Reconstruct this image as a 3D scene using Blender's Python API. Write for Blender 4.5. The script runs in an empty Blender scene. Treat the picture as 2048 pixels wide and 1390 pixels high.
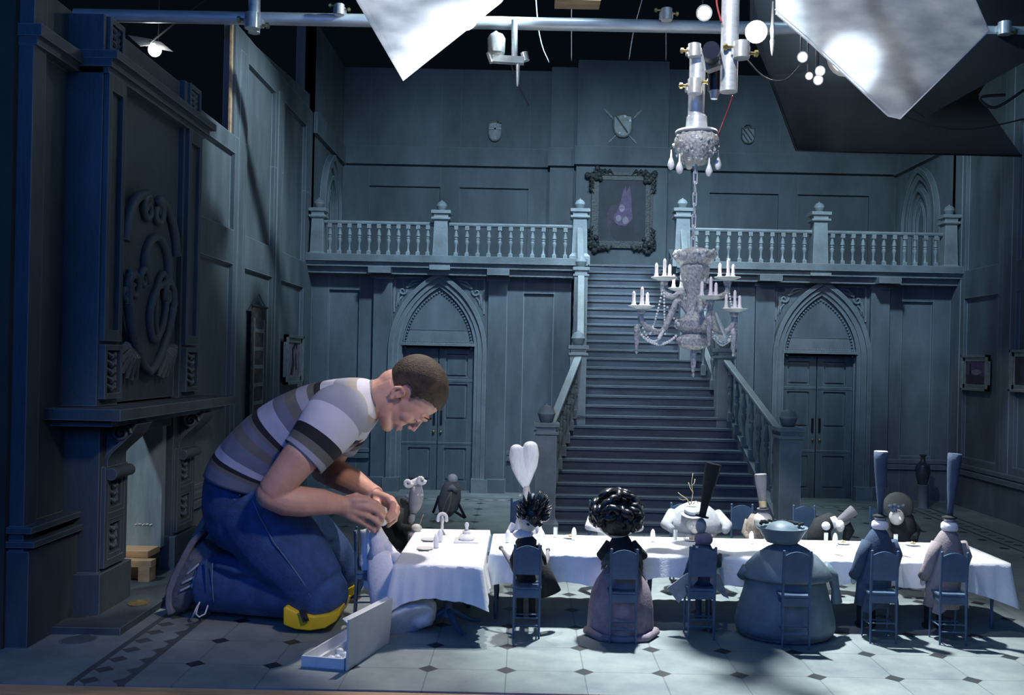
import bpy, bmesh, math, random
from mathutils import Vector, Matrix
random.seed(7)
PI = math.pi
sc = bpy.context.scene
COL = sc.collection

# ------------------------------------------------------------------ camera
F, H, VX, VY, R = 1880.0, 0.74, 1050.0, 721.0, 0.021
cd = bpy.data.cameras.new('camera'); cam = bpy.data.objects.new('camera', cd); COL.objects.link(cam)
cam.matrix_world = Matrix.Translation((0, 0, H)) @ Matrix.Rotation(PI/2, 4, 'X') @ Matrix.Rotation(R, 4, 'Z')
cd.sensor_width = 36; cd.lens = 36*F/2048
cd.shift_x = -(VX-1024)/2048; cd.shift_y = (VY-695)/2048
cd.clip_start = .05
sc.camera = cam

# ------------------------------------------------------------------ exposure, world
sc.view_settings.view_transform = 'Standard'; sc.view_settings.look = 'None'
sc.view_settings.gamma = 1; sc.view_settings.use_curve_mapping = False
sc.view_settings.exposure = 0.0
w = bpy.data.worlds.new('world'); sc.world = w; w.use_nodes = True
bg = w.node_tree.nodes['Background']; bg.inputs[0].default_value = (.25, .5, .8, 1); bg.inputs[1].default_value = .006

def light(name, kind, loc, target, energy, color, size=.3, size_y=None, spot=60, blend=.5, spread=180):
    d = bpy.data.lights.new(name, kind); d.energy = energy; d.color = color
    if kind == 'AREA':
        d.shape = 'RECTANGLE'; d.size = size; d.size_y = size_y or size; d.spread = math.radians(spread)
    elif kind == 'SPOT':
        d.shadow_soft_size = size; d.spot_size = math.radians(spot); d.spot_blend = blend
    else: d.shadow_soft_size = size
    o = bpy.data.objects.new(name, d); COL.objects.link(o); o.location = loc
    if target is not None:
        o.rotation_euler = (Vector(target)-Vector(loc)).to_track_quat('-Z', 'Y').to_euler()
    return o
# stage lamps hung above the frame, then added unseen fill lights
light('key_lamp', 'SPOT', (.45, 3.22, 2.75), (.66, 2.60, 0), 860, (.95, .99, 1.0), .045, spot=39, blend=.8)
light('table_lamp', 'SPOT', (-.05, 3.35, 2.6), (-.42, 2.74, .3), 230, (1.0, .93, .88), .03, spot=33, blend=.7)
light('hall_lamp_left', 'SPOT', (.1, 3.3, 2.75), (-.1, 5.3, 1.42), 270, (.6, .82, 1.0), .1, spot=72, blend=1)
light('hall_lamp_right', 'SPOT', (1.1, 3.3, 2.75), (1.3, 5.3, 1.42), 245, (.6, .82, 1.0), .1, spot=72, blend=1)
light('stair_lamp', 'AREA', (.6, 4.85, 3.1), (.6, 4.9, 0), 7, (.7, .9, 1.0), .5, .5, spread=50)
light('left_wall_lamp', 'SPOT', (.4, 3.2, 2.45), (-1.2, 4.1, 1.55), 170, (.72, .9, 1.0), .03, spot=38, blend=.8)
light('right_wall_lamp', 'SPOT', (.9, 3.2, 2.5), (2.37, 4.75, 1.35), 60, (.6, .85, 1.0), .05, spot=60, blend=1)
light('backstage_lamp', 'SPOT', (-1.55, 2.45, 1.25), (-1.33, 3.08, .3), 26, (.78, .92, 1.0), .03, spot=50, blend=.5)
light('person_lamp', 'SPOT', (.75, .9, 2.2), (-.66, 2.7, .42), 115, (1.0, .86, .76), .12, spot=25, blend=.6)
light('rig_fill', 'SPOT', (.2, 1.9, 2.15), (.56, 2.85, 1.35), 60, (1, .98, .97), .03, spot=70, blend=.6)  # added unseen spot that brightens the rig metal and chandelier
light('room_fill', 'AREA', (.9, 1.5, 3.2), (.9, 4.2, .6), 7, (.3, .7, 1.0), 3, 1.5)
light('front_fill', 'AREA', (-.8, -.8, 1.8), (.1, 3.2, .3), 38, (.07, .27, 1.0), 2.2, 1.4)

for i_, (p_, e_) in enumerate((((-.236, 3.3, 1.939), 2.5), ((.775, 3.25, 1.892), 1.2), ((-1.54, 3.84, 1.98), 1.2))): light('practical_lamp', 'POINT', p_, None, e_, (1, .93, .86), .02)
light('edge_fill', 'SPOT', (-.5, 1.2, 1.5), (-.95, 2.02, -.02), 9, (1, .85, .75), .02, spot=34, blend=.6)  # added unseen spot to brighten the raw timber edge of the set

def at(px, py, Y):
    dx, dy = px-VX, py-VY
    u = dx*math.cos(R)+dy*math.sin(R); v = -dx*math.sin(R)+dy*math.cos(R)
    return Vector((u*Y/F, Y, H-v*Y/F))
def sz(n, Y): return n*Y/F

# ------------------------------------------------------------------ materials
def mat(name, col, rough=.7, metal=0, var=0, scale=8, stretch=(1, 1, 1), bump=0, bscale=60, col2=None, edge=None,
        emit=None, trans=0, alpha=1, sheen=0, spec=None, coat=0):
    m = bpy.data.materials.new(name); m.use_nodes = True
    nt = m.node_tree; b = nt.nodes['Principled BSDF']; L = nt.links.new
    b.inputs['Base Color'].default_value = (*col, 1); b.inputs['Roughness'].default_value = rough
    b.inputs['Metallic'].default_value = metal
    if spec is not None: b.inputs['Specular IOR Level'].default_value = spec
    if trans: b.inputs['Transmission Weight'].default_value = trans
    if alpha < 1: b.inputs['Alpha'].default_value = alpha
    if sheen: b.inputs['Sheen Weight'].default_value = sheen
    if coat: b.inputs['Coat Weight'].default_value = coat
    if emit:
        b.inputs['Emission Color'].default_value = (*emit[0], 1); b.inputs['Emission Strength'].default_value = emit[1]
    out = None
    if var or col2 or bump:
        tc = nt.nodes.new('ShaderNodeTexCoord'); mp = nt.nodes.new('ShaderNodeMapping')
        mp.inputs['Scale'].default_value = stretch
        L(tc.outputs['Object'], mp.inputs['Vector'])
    if var or col2:
        n = nt.nodes.new('ShaderNodeTexNoise'); n.inputs['Scale'].default_value = scale; n.inputs['Detail'].default_value = 6
        n.inputs['Roughness'].default_value = .62
        L(mp.outputs[0], n.inputs['Vector'])
        r = nt.nodes.new('ShaderNodeValToRGB'); e = r.color_ramp.elements
        e[0].position = .3; e[1].position = .7
        c2 = col2 or tuple(min(1, c*(1+var)) for c in col)
        c1 = tuple(c*(1-var) for c in col)
        e[0].color = (*c1, 1); e[1].color = (*c2, 1)
        L(n.outputs['Fac'], r.inputs[0]); out = r.outputs[0]
        L(out, b.inputs['Base Color'])
    if edge:
        bv = nt.nodes.new('ShaderNodeBevel'); bv.samples = 4; bv.inputs['Radius'].default_value = edge[1]
        g = nt.nodes.new('ShaderNodeNewGeometry'); d = nt.nodes.new('ShaderNodeVectorMath'); d.operation = 'DOT_PRODUCT'
        L(bv.outputs[0], d.inputs[0]); L(g.outputs['Normal'], d.inputs[1])
        mr = nt.nodes.new('ShaderNodeMapRange'); mr.inputs[1].default_value = .995; mr.inputs[2].default_value = .85
        L(d.outputs['Value'], mr.inputs[0])
        mx = nt.nodes.new('ShaderNodeMix'); mx.data_type = 'RGBA'
        if out: L(out, mx.inputs[6])
        else: mx.inputs[6].default_value = (*col, 1)
        mx.inputs[7].default_value = (*edge[0], 1); L(mr.outputs[0], mx.inputs[0]); L(mx.outputs[2], b.inputs['Base Color'])
    if bump:
        n2 = nt.nodes.new('ShaderNodeTexNoise'); n2.inputs['Scale'].default_value = bscale; n2.inputs['Detail'].default_value = 5
        L(mp.outputs[0], n2.inputs['Vector'])
        bp = nt.nodes.new('ShaderNodeBump'); bp.inputs['Strength'].default_value = bump; bp.inputs['Distance'].default_value = .004
        L(n2.outputs['Fac'], bp.inputs['Height']); L(bp.outputs[0], b.inputs['Normal'])
    return m
EDGE = ((.4, .48, .5), .004)
M = {}
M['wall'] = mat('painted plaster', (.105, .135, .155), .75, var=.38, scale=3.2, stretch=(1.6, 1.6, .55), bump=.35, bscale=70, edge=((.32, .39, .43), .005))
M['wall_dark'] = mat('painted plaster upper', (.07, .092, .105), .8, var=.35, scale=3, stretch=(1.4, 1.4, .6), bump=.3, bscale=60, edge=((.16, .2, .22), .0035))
M['stone'] = mat('painted stone', (.15, .185, .2), .65, var=.3, scale=6, bump=.4, bscale=90, edge=EDGE)
M['stone_lt'] = mat('worn stone', (.21, .25, .265), .6, var=.25, scale=9, bump=.4, bscale=90, edge=((.5, .58, .58), .004))
M['step'] = mat('stair stone', (.07, .09, .118), .65, var=.35, scale=7, stretch=(.6, 2, 2), bump=.3, bscale=80, edge=((.5, .6, .62), .004))  # pale nosings: dry-brushed edges, brightened to stand for light from above
M['door'] = mat('dark door paint', (.085, .12, .135), .6, var=.3, scale=5, stretch=(2, 2, .5), bump=.3, bscale=90, edge=((.3, .38, .4), .003))
M['fire'] = mat('fireplace paint', (.052, .074, .088), .6, var=.35, scale=4, stretch=(1.5, 1.5, .6), bump=.3, bscale=70, edge=((.2, .26, .3), .004))
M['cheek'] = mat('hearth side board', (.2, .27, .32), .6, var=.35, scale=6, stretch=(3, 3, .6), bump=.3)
M['raw_dark'] = mat('stained timber', (.05, .05, .035), .8, var=.3, scale=4)
M['raw'] = mat('raw timber', (.55, .36, .2), .7, var=.3, scale=5, stretch=(1, 6, 6), bump=.3)
M['frame'] = mat('picture frame', (.022, .028, .028), .5, var=.5, scale=30, bump=.8, bscale=90)
M['frame2'] = mat('silvered frame', (.16, .19, .19), .5, var=.3, scale=40, bump=.5, bscale=120, edge=((.4, .45, .42), .003))
M['chair'] = mat('slate blue lacquer', (.06, .115, .19), .5, var=.25, scale=20, bump=.15)
M['cloth'] = mat('white linen', (.88, .9, .92), .85, var=.05, scale=30, bump=.25, bscale=200)
M['white'] = mat('white paint', (.85, .86, .88), .5, var=.05, scale=20)
M['porc'] = mat('white porcelain', (.85, .85, .84), .25, var=.04, scale=20)
M['steel'] = mat('scaffold steel', (.6, .65, .68), .4, .35, var=.25, scale=14, stretch=(.4, 3, 3), bump=.15)
M['chrome'] = mat('zinc clamp', (.7, .72, .72), .3, .5, var=.2, scale=30)
M['brass'] = mat('brass fitting', (.5, .38, .15), .35, .9, var=.3, scale=30)
M['black'] = mat('black fabric flag', (.012, .014, .017), .9, var=.4, scale=3, bump=.2)
M['blackmetal'] = mat('black metal', (.02, .022, .025), .4, .5, var=.3, scale=10)
M['red'] = mat('red cable', (.4, .03, .04), .5, var=.2)
M['blue'] = mat('blue tie', (.05, .15, .6), .5, var=.2)
M['candle'] = mat('ivory candle', (.85, .78, .78), .5, var=.05)
M['wick'] = mat('amber tip', (.7, .35, .12), .5, var=.2)
M['skinw'] = mat('puppet pale skin', (.62, .6, .56), .55, var=.1, scale=40)
M['black_cloth'] = mat('black cloth', (.014, .018, .02), .85, var=.4, scale=30, bump=.3, bscale=150)
M['black_hair'] = mat('black glossy hair', (.012, .016, .02), .3, var=.3, scale=60, bump=.5, bscale=120)
M['grey_cloth'] = mat('grey felt', (.17, .17, .19), .9, var=.2, scale=40, bump=.3, bscale=200)
M['ltgrey_cloth'] = mat('light grey felt', (.3, .32, .34), .9, var=.2, scale=40, bump=.3, bscale=200)
M['warm_cloth'] = mat('warm grey felt', (.3, .26, .27), .9, var=.15, scale=40, bump=.3, bscale=200)
M['bonnet'] = mat('dark bonnet felt', (.055, .065, .06), .9, var=.2, scale=40, bump=.2)
M['mauve_cloth'] = mat('mauve felt', (.24, .2, .24), .9, var=.25, scale=40, bump=.3, bscale=200)
M['navy_cloth'] = mat('navy felt', (.045, .075, .13), .9, var=.25, scale=40, bump=.3, bscale=200)
M['slate_cloth'] = mat('slate satin', (.13, .19, .23), .55, var=.25, scale=20, bump=.3, bscale=60)
M['brown_cloth'] = mat('brown check cloth', (.2, .17, .14), .9, var=.5, scale=60, bump=.3)
M['feather'] = mat('grey green feather', (.1, .11, .1), .9, var=.5, scale=60, bump=.5)
M['white_cloth'] = mat('white tulle', (.82, .82, .86), .85, var=.08, scale=30, bump=.4, bscale=120)
M['white_hair'] = mat('silver hair', (.72, .73, .74), .5, var=.15, scale=40, stretch=(3, 3, .5), bump=.5, bscale=70)
M['eye'] = mat('dark eye', (.01, .01, .01), .3)
M['eyew'] = mat('eye white', (.8, .8, .8), .3)
M['skin'] = mat('skin', (.6, .33, .25), .5, var=.13, scale=14, bump=.12, bscale=200)
b_ = M['skin'].node_tree.nodes['Principled BSDF']; b_.inputs['Subsurface Weight'].default_value = .12
b_.inputs['Subsurface Radius'].default_value = (1, .3, .15); b_.inputs['Subsurface Scale'].default_value = .01
M['hair'] = mat('brown cropped hair', (.022, .016, .012), .75, var=.4, scale=26, stretch=(1, 1, 1), col2=(.085, .06, .038), bump=.9, bscale=260)
M['ear'] = mat('flushed ear', (.62, .25, .2), .5, var=.1)
M['denim'] = mat('blue denim', (.028, .072, .2), .85, var=.35, scale=22, stretch=(1, 1, 1), bump=.5, bscale=320)
M['stitch'] = mat('denim stitching', (.16, .2, .28), .8, var=.3)
M['yellow'] = mat('yellow rubber', (.75, .5, .015), .4, var=.08, scale=20, bump=.1)
M['shoe'] = mat('grey trainer mesh', (.11, .12, .14), .7, var=.3, scale=60, bump=.4, bscale=220)
M['shoe_lt'] = mat('silver trainer trim', (.42, .46, .5), .45, var=.15, scale=40)
M['lace'] = mat('pale lace', (.55, .6, .65), .7, var=.1)
M['paper'] = mat('white card', (.7, .73, .76), .7, var=.05, scale=30, bump=.1)
M['gold'] = mat('pale gold', (.5, .42, .25), .4, .3, var=.2)
M['vase'] = mat('dark glazed vase', (.04, .05, .06), .35, var=.5, scale=30, bump=.5, bscale=50)
M['tap'] = mat('woven tapestry', (.035, .045, .05), .9, var=.6, scale=40, col2=(.1, .1, .09), bump=.4)
M['wire'] = mat('dark wire', (.03, .03, .035), .5)
M['glass'] = mat('clear glass', (.9, .95, .95), .08, trans=.5, spec=.8)
M['crystal'] = mat('crystal', (.72, .78, .77), .1, var=.65, scale=130, trans=.35, bump=1.0, bscale=140, spec=1.0)  # strong colour contrast stands in for sparkles and dark gaps in the glass
M['lampglow'] = mat('lit lamp lens', (1, 1, 1), .5, emit=((1, .93, .85), 22))
M['bulb'] = mat('lit bulb', (1, 1, 1), .5, emit=((1, .8, .6), 14))

def floor_mat():
    m = bpy.data.materials.new('octagon tile floor'); m.use_nodes = True
    nt = m.node_tree; b = nt.nodes['Principled BSDF']; L = nt.links.new
    g = nt.nodes.new('ShaderNodeNewGeometry'); s = nt.nodes.new('ShaderNodeSeparateXYZ'); L(g.outputs['Position'], s.inputs[0])
    def ma(op, a, b2=None, c=None):
        n = nt.nodes.new('ShaderNodeMath'); n.operation = op
        for i, v in enumerate((a, b2, c)):
            if v is None: continue
            if isinstance(v, (int, float)): n.inputs[i].default_value = v
            else: L(v, n.inputs[i])
        return n.outputs[0]
    P = .1855
    def cell(coord, off, p):
        t = ma('DIVIDE', ma('SUBTRACT', coord, off), p)
        return ma('ABSOLUTE', ma('SUBTRACT', t, ma('ROUND', t)))
    fx = cell(s.outputs[0], -.215, P); fy = cell(s.outputs[1], 2.243, P)
    dia = ma('LESS_THAN', ma('ADD', fx, fy), .135)
    line = ma('LESS_THAN', ma('MINIMUM', fx, fy), .008)
    # border strip
    ax = ma('ABSOLUTE', ma('SUBTRACT', s.outputs[0], .585)); inx = ma('SUBTRACT', ax, 1.46)
    iny = ma('SUBTRACT', s.outputs[1], 4.9)
    dd = ma('MAXIMUM', inx, iny)                  # 0..0.13 inside the strip
    inside = ma('LESS_THAN', dd, 0)
    strip = ma('MULTIPLY', ma('GREATER_THAN', dd, 0), ma('LESS_THAN', dd, .13))
    ed = ma('GREATER_THAN', ma('ABSOLUTE', ma('SUBTRACT', dd, .065)), .048)
    q = .075
    sx = cell(s.outputs[0], .585+1.46+.065, q); sy = cell(s.outputs[1], 4.965, q)
    sd = ma('LESS_THAN', ma('ADD', sx, sy), .33)
    stripd = ma('MULTIPLY', ma('MULTIPLY', strip, ma('MAXIMUM', ed, sd)), .75)
    dark = ma('MAXIMUM', ma('MULTIPLY', inside, dia), stripd)
    ln = ma('MULTIPLY', ma('MULTIPLY', inside, line), .45)
    tc = nt.nodes.new('ShaderNodeTexNoise'); tc.inputs['Scale'].default_value = 5; tc.inputs['Detail'].default_value = 7; tc.inputs['Roughness'].default_value=.65
    L(g.outputs['Position'], tc.inputs['Vector'])
    r = nt.nodes.new('ShaderNodeValToRGB'); e = r.color_ramp.elements
    e[0].position = .3; e[0].color = (.15, .19, .205, 1); e[1].position = .72; e[1].color = (.31, .36, .36, 1)
    L(tc.outputs['Fac'], r.inputs[0])
    mx = nt.nodes.new('ShaderNodeMix'); mx.data_type = 'RGBA'; L(r.outputs[0], mx.inputs[6]); mx.inputs[7].default_value = (.028, .034, .042, 1)
    L(ma('MAXIMUM', dark, ln), mx.inputs[0]); L(mx.outputs[2], b.inputs['Base Color'])
    b.inputs['Roughness'].default_value = .3
    n2 = nt.nodes.new('ShaderNodeTexNoise'); n2.inputs['Scale'].default_value = 12; L(g.outputs['Position'], n2.inputs['Vector'])
    mr = nt.nodes.new('ShaderNodeMapRange'); mr.inputs[3].default_value = .3; mr.inputs[4].default_value = .65; L(n2.outputs['Fac'], mr.inputs[0]); L(mr.outputs[0], b.inputs['Roughness'])
    return m
M['floor'] = floor_mat()

def stripes(name, stops):
    m = bpy.data.materials.new(name); m.use_nodes = True
    nt = m.node_tree; b = nt.nodes['Principled BSDF']; L = nt.links.new
    uv = nt.nodes.new('ShaderNodeUVMap'); uv.uv_map = 'UVMap'; s = nt.nodes.new('ShaderNodeSeparateXYZ'); L(uv.outputs[0], s.inputs[0])
    r = nt.nodes.new('ShaderNodeValToRGB'); cr = r.color_ramp; cr.interpolation = 'CONSTANT'
    while len(cr.elements) < len(stops): cr.elements.new(.5)
    for e, (p, c) in zip(cr.elements, stops): e.position = p
    for e, (p, c) in zip(cr.elements, stops): e.color = (*c, 1)
    L(s.outputs[1], r.inputs[0]); L(r.outputs[0], b.inputs['Base Color']); b.inputs['Roughness'].default_value = .9
    n = nt.nodes.new('ShaderNodeTexNoise'); n.inputs['Scale'].default_value = 500; bp = nt.nodes.new('ShaderNodeBump'); bp.inputs['Strength'].default_value = .25; bp.inputs['Distance'].default_value = .002
    tcn = nt.nodes.new('ShaderNodeTexCoord'); L(tcn.outputs['Object'], n.inputs['Vector']); L(n.outputs['Fac'], bp.inputs['Height'])
    n3 = nt.nodes.new('ShaderNodeTexNoise'); n3.inputs['Scale'].default_value = 9; L(tcn.outputs['Object'], n3.inputs['Vector'])
    bp2 = nt.nodes.new('ShaderNodeBump'); bp2.inputs['Strength'].default_value = .7; bp2.inputs['Distance'].default_value = .02
    L(n3.outputs['Fac'], bp2.inputs['Height']); L(bp.outputs[0], bp2.inputs['Normal']); L(bp2.outputs[0], b.inputs['Normal'])
    return m

# ------------------------------------------------------------------ mesh helpers
class MB:
    def __init__(s): s.v = []; s.f = []; s.uv = None
    def add(s, vs, fs):
        o = len(s.v); s.v += [Vector(v) for v in vs]; s.f += [tuple(i+o for i in f) for f in fs]; return s
    def box(s, x0, x1, y0, y1, z0, z1, top=None):
        t = top or (x0, x1, y0, y1)
        return s.add([(x0,y0,z0),(x1,y0,z0),(x1,y1,z0),(x0,y1,z0),(t[0],t[2],z1),(t[1],t[2],z1),(t[1],t[3],z1),(t[0],t[3],z1)],
                     [(0,3,2,1),(4,5,6,7),(0,1,5,4),(1,2,6,5),(2,3,7,6),(3,0,4,7)])
    def cbox(s, c, sx, sy, sz_, m=None):
        n0 = len(s.v); s.box(-sx/2, sx/2, -sy/2, sy/2, -sz_/2, sz_/2)
        for i in range(n0, len(s.v)): s.v[i] = (m @ s.v[i] if m else s.v[i]) + Vector(c)
        return s
    def bar(s, a, b, w, h, up=(0, 0, 1)):
        a, b = Vector(a), Vector(b); d = (b-a).normalized(); u = Vector(up)
        x = d.cross(u).normalized(); y = x.cross(d)
        vs = [p+x*sx*w/2+y*sy*h/2 for p in (a, b) for sx, sy in ((-1,-1),(1,-1),(1,1),(-1,1))]
        return s.add(vs, [(0,1,2,3),(4,7,6,5),(0,4,5,1),(1,5,6,2),(2,6,7,3),(3,7,4,0)])
    def lathe(s, prof, c=(0,0,0), n=20, ax=(0,0,1), sq=False, sx=1, sy=1, rot=0, wob=None):
        c = Vector(c); q = Vector((0,0,1)).rotation_difference(Vector(ax)); vs = []; fs = []
        if sq: n = 4
        for (r, z) in prof:
            for k in range(n):
                a = 2*PI*(k+(.5 if sq else 0))/n + rot; rr = r*(1.41421 if sq else 1)
                if wob: rr *= wob(a, z)
                vs.append(c+q@Vector((rr*math.cos(a)*sx, rr*math.sin(a)*sy, z)))
        m = len(prof)
        for i in range(m-1):
            for k in range(n): fs.append((i*n+k, i*n+(k+1)%n, (i+1)*n+(k+1)%n, (i+1)*n+k))
        if prof[0][0] > 1e-6: fs.append(tuple(range(n-1, -1, -1)))
        if prof[-1][0] > 1e-6: fs.append(tuple((m-1)*n+k for k in range(n)))
        return s.add(vs, fs)
    def ball(s, c, r, n=16, m=10, sx=1, sy=1, szz=1, mtx=None):
        vs = []; fs = []; c = Vector(c)
        for i in range(m+1):
            t = PI*i/m
            for k in range(n):
                a = 2*PI*k/n; v = Vector((r*sx*math.sin(t)*math.cos(a), r*sy*math.sin(t)*math.sin(a), -r*szz*math.cos(t)))
                vs.append((mtx@v if mtx else v)+c)
        for i in range(m):
            for k in range(n): fs.append((i*n+k, i*n+(k+1)%n, (i+1)*n+(k+1)%n, (i+1)*n+k))
        return s.add(vs, fs)
    def tube(s, pts, rad, n=10, close=False, fl=1, up=None):
        pts = [Vector(p) for p in pts]; N = len(pts)
        if not hasattr(rad, '__len__'): rad = [rad]*N
        vs = []; fs = []; ref = Vector(up) if up else None; prev = None
        for i, p in enumerate(pts):
            if close: d = (pts[(i+1)%N]-pts[i-1]).normalized()
            else: d = (pts[min(i+1, N-1)]-pts[max(i-1, 0)]).normalized()
            if ref: x = d.cross(ref).normalized()
            elif prev is None: x = d.orthogonal().normalized()
            else: x = (prev-d*prev.dot(d)).normalized()
            prev = x; y = d.cross(x)
            for k in range(n):
                a = 2*PI*k/n; vs.append(p+(x*math.cos(a)+y*math.sin(a)*fl)*rad[i])
        for i in range(N if close else N-1):
            j = (i+1)%N
            for k in range(n): fs.append((i*n+k, j*n+k, j*n+(k+1)%n, i*n+(k+1)%n))
        if not close: fs += [tuple(range(n)), tuple((N-1)*n+k for k in range(n-1, -1, -1))]
        return s.add(vs, fs)
    def rings(s, R_, cap=True, uvs=None):
        n = len(R_[0]); vs = [v for r in R_ for v in r]; fs = []
        for i in range(len(R_)-1):
            for k in range(n): fs.append((i*n+k, i*n+(k+1)%n, (i+1)*n+(k+1)%n, (i+1)*n+k))
        if cap: fs += [tuple(range(n-1, -1, -1)), tuple((len(R_)-1)*n+k for k in range(n))]
        if uvs is not None:
            s.uv = (s.uv or {}); o = len(s.v)
            for i, u in enumerate(uvs):
                for k in range(n): s.uv[o+i*n+k] = (k/n, u)
        return s.add(vs, fs)
    def prism(s, poly, d):       # planar polygon of 3D points pushed by vector d
        n = len(poly); d = Vector(d); vs = [Vector(p) for p in poly]; vs += [v+d for v in vs]
        return s.add(vs, [tuple(range(n)), tuple(range(2*n-1, n-1, -1))]+[(i, i+n, (i+1)%n+n, (i+1)%n) for i in range(n)])
    def strip(s, A, B, d):       # ribbon between two curves A and B, pushed by d
        n = len(A); d = Vector(d); vs = [Vector(p) for p in A]+[Vector(p) for p in B]; vs += [v+d for v in vs]
        fs = []
        for i in range(n-1):
            fs += [(i, i+1, n+i+1, n+i), (2*n+i, 3*n+i, 3*n+i+1, 2*n+i+1), (i, 2*n+i, 2*n+i+1, i+1), (n+i, n+i+1, 3*n+i+1, 3*n+i)]
        fs += [(0, n, 3*n, 2*n), (n-1, 3*n-1, 4*n-1, 2*n-1)]
        return s.add(vs, fs)
    def xf(s, m): s.v = [m@v for v in s.v]; return s

def obj(name, mb, m, parent=None, smooth=False, label=None, mods=()):
    off = Vector((0, 0, 0))
    if parent is not None:
        p = parent
        while p is not None: off += p.location; p = p.parent
    me = bpy.data.meshes.new(name)
    if parent is None:
        lo = [min(v[i] for v in mb.v) for i in range(3)]; hi = [max(v[i] for v in mb.v) for i in range(3)]
        off = Vector(((lo[0]+hi[0])/2, (lo[1]+hi[1])/2, lo[2]))
    me.from_pydata([v-off for v in mb.v], [], mb.f)
    bm = bmesh.new(); bm.from_mesh(me); bmesh.ops.recalc_face_normals(bm, faces=bm.faces[:])
    if mb.uv:
        ly = bm.loops.layers.uv.new('UVMap')
        for f in bm.faces:
            for l in f.loops: l[ly].uv = mb.uv.get(l.vert.index, (0, 0))
    bm.to_mesh(me); bm.free()
    me.materials.append(M[m] if isinstance(m, str) else m)
    if smooth:
        me.shade_smooth()
        if smooth != 'all': me.set_sharp_from_angle(angle=math.radians(42))
    o = bpy.data.objects.new(name, me); COL.objects.link(o)
    if parent is not None: o.parent = parent
    else: o.location = off
    if label: o['label'] = label
    for k, kw in mods:
        md = o.modifiers.new(k.lower(), k)
        for a, v in kw.items(): setattr(md, a, v)
    return o
def tag(o, label, cat, group=None, kind=None):
    o['label'] = label; o['category'] = cat
    if group: o['group'] = group
    if kind: o['kind'] = kind
    return o
def thing(name, label, cat, loc=(0,0,0), group=None):
    o = bpy.data.objects.new(name, None); COL.objects.link(o); o.location = loc; o.empty_display_size = .05
    return tag(o, label, cat, group)
def struct(name, mb, m, **k):
    o = obj(name, mb, m, **k); o['kind'] = 'structure'; return o
def sroot(name, loc=(0,0,0)):
    o = bpy.data.objects.new(name, None); COL.objects.link(o); o.location = loc; o['kind'] = 'structure'; return o
CH = {}
def copy_tree(o, parent=None):
    c = o.copy(); COL.objects.link(c)
    if parent is not None: c.parent = parent
    for ch in list(o.children): copy_tree(ch, c)
    return c
def dup(o, loc, rz=0, label=None, group=None, s=None):
    c = copy_tree(o); c.location = loc; c.rotation_euler = (0, 0, rz)
    if s: c.scale = (s, s, s)
    if label: c['label'] = label
    if group: c['group'] = group
    return c

def cells(mb, a0, a1, b0, b1, holes, put):
    """fill rectangle a0..a1 x b0..b1 except the holes; put(a0,a1,b0,b1) adds one block"""
    A = sorted({a0, a1}|{h[0] for h in holes}|{h[1] for h in holes}); B = sorted({b0, b1}|{h[2] for h in holes}|{h[3] for h in holes})
    A = [a for a in A if a0 <= a <= a1]; B = [b for b in B if b0 <= b <= b1]
    for i in range(len(A)-1):
        j = 0
        while j < len(B)-1:
            mid = lambda jj: ((A[i]+A[i+1])/2, (B[jj]+B[jj+1])/2)
            ins = lambda jj: any(h[0] < mid(jj)[0] < h[1] and h[2] < mid(jj)[1] < h[3] for h in holes)
            if ins(j): j += 1; continue
            k = j
            while k+1 < len(B)-1 and not ins(k+1): k += 1
            put(A[i], A[i+1], B[j], B[k+1]); j = k+1

# ------------------------------------------------------------------ big structure
CX = .585
XL, XR, YB, YU = -1.2, 2.37, 5.25, 6.07
fl = MB()
# floor slab with two round access holes left of the hearth is a plain board here
fl.box(-1.45, 2.75, 2.092, 6.2, -.02, 0)
struct('floor', fl, 'floor')
tr = MB(); tr.box(-1.75, 2.9, 1.95, 2.09, -.045, -.004)
struct('trim_1', tr, 'raw')
tr = MB(); tr.box(-1.75, 2.9, 2.0, 6.3, -.06, -.02); struct('trim_2', tr, 'raw')
# round ports in the floor and hearth
def port(c, r, label):
    m = MB(); m.lathe([(r*1.0, 0), (r, .002), (r*.93, .002), (r*.93, .0008)], (0, 0, 0), 28); m.v = [v+Vector(c) for v in m.v]
    o = obj('access_port', m, 'door', smooth=True); tag(o, label, 'hatch', 'round access ports by the fireplace')
port((-1.13, 2.41, .0), .045, 'round access port in the floor in front of the hearth slab')

# left wall, beyond the fireplace
PY = [(3.44, 3.84), (4.0, 4.44), (4.6, 5.06)]
wl = MB()
wl.prism([(XL-.02, 3.3, 0), (XL-.02, 5.25, 0), (XL-.02, 5.25, 2.19), (XL-.02, 3.82, 2.08), (XL-.02, 3.82, 1.63), (XL-.02, 3.3, 1.63)], (-.03, 0, 0))
holes = [(a, b, .25, 1.108) for a, b in PY]+[(a, b, 1.247, 1.56 if i == 0 else 1.98) for i, (a, b) in enumerate(PY)]
cells(wl, 3.3, 5.25, 0, 1.63, holes, lambda a, b, c, d: wl.box(XL-.025, XL, a, b, c, d))
cells(wl, 3.82, 5.25, 1.63, 2.085, holes, lambda a, b, c, d: wl.box(XL-.025, XL, a, b, c, d))
wl.box(XL, XL+.012, 3.34, 5.25, .21, .232); wl.box(XL, XL+.02, 3.34, 5.25, .18, .205)
for y in (3.92, 4.52): wl.box(XL, XL+.004, y-.035, y+.035, .232, 2.0 if y > 4 else 2.0)
struct('wall_left', wl, 'wall')
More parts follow.
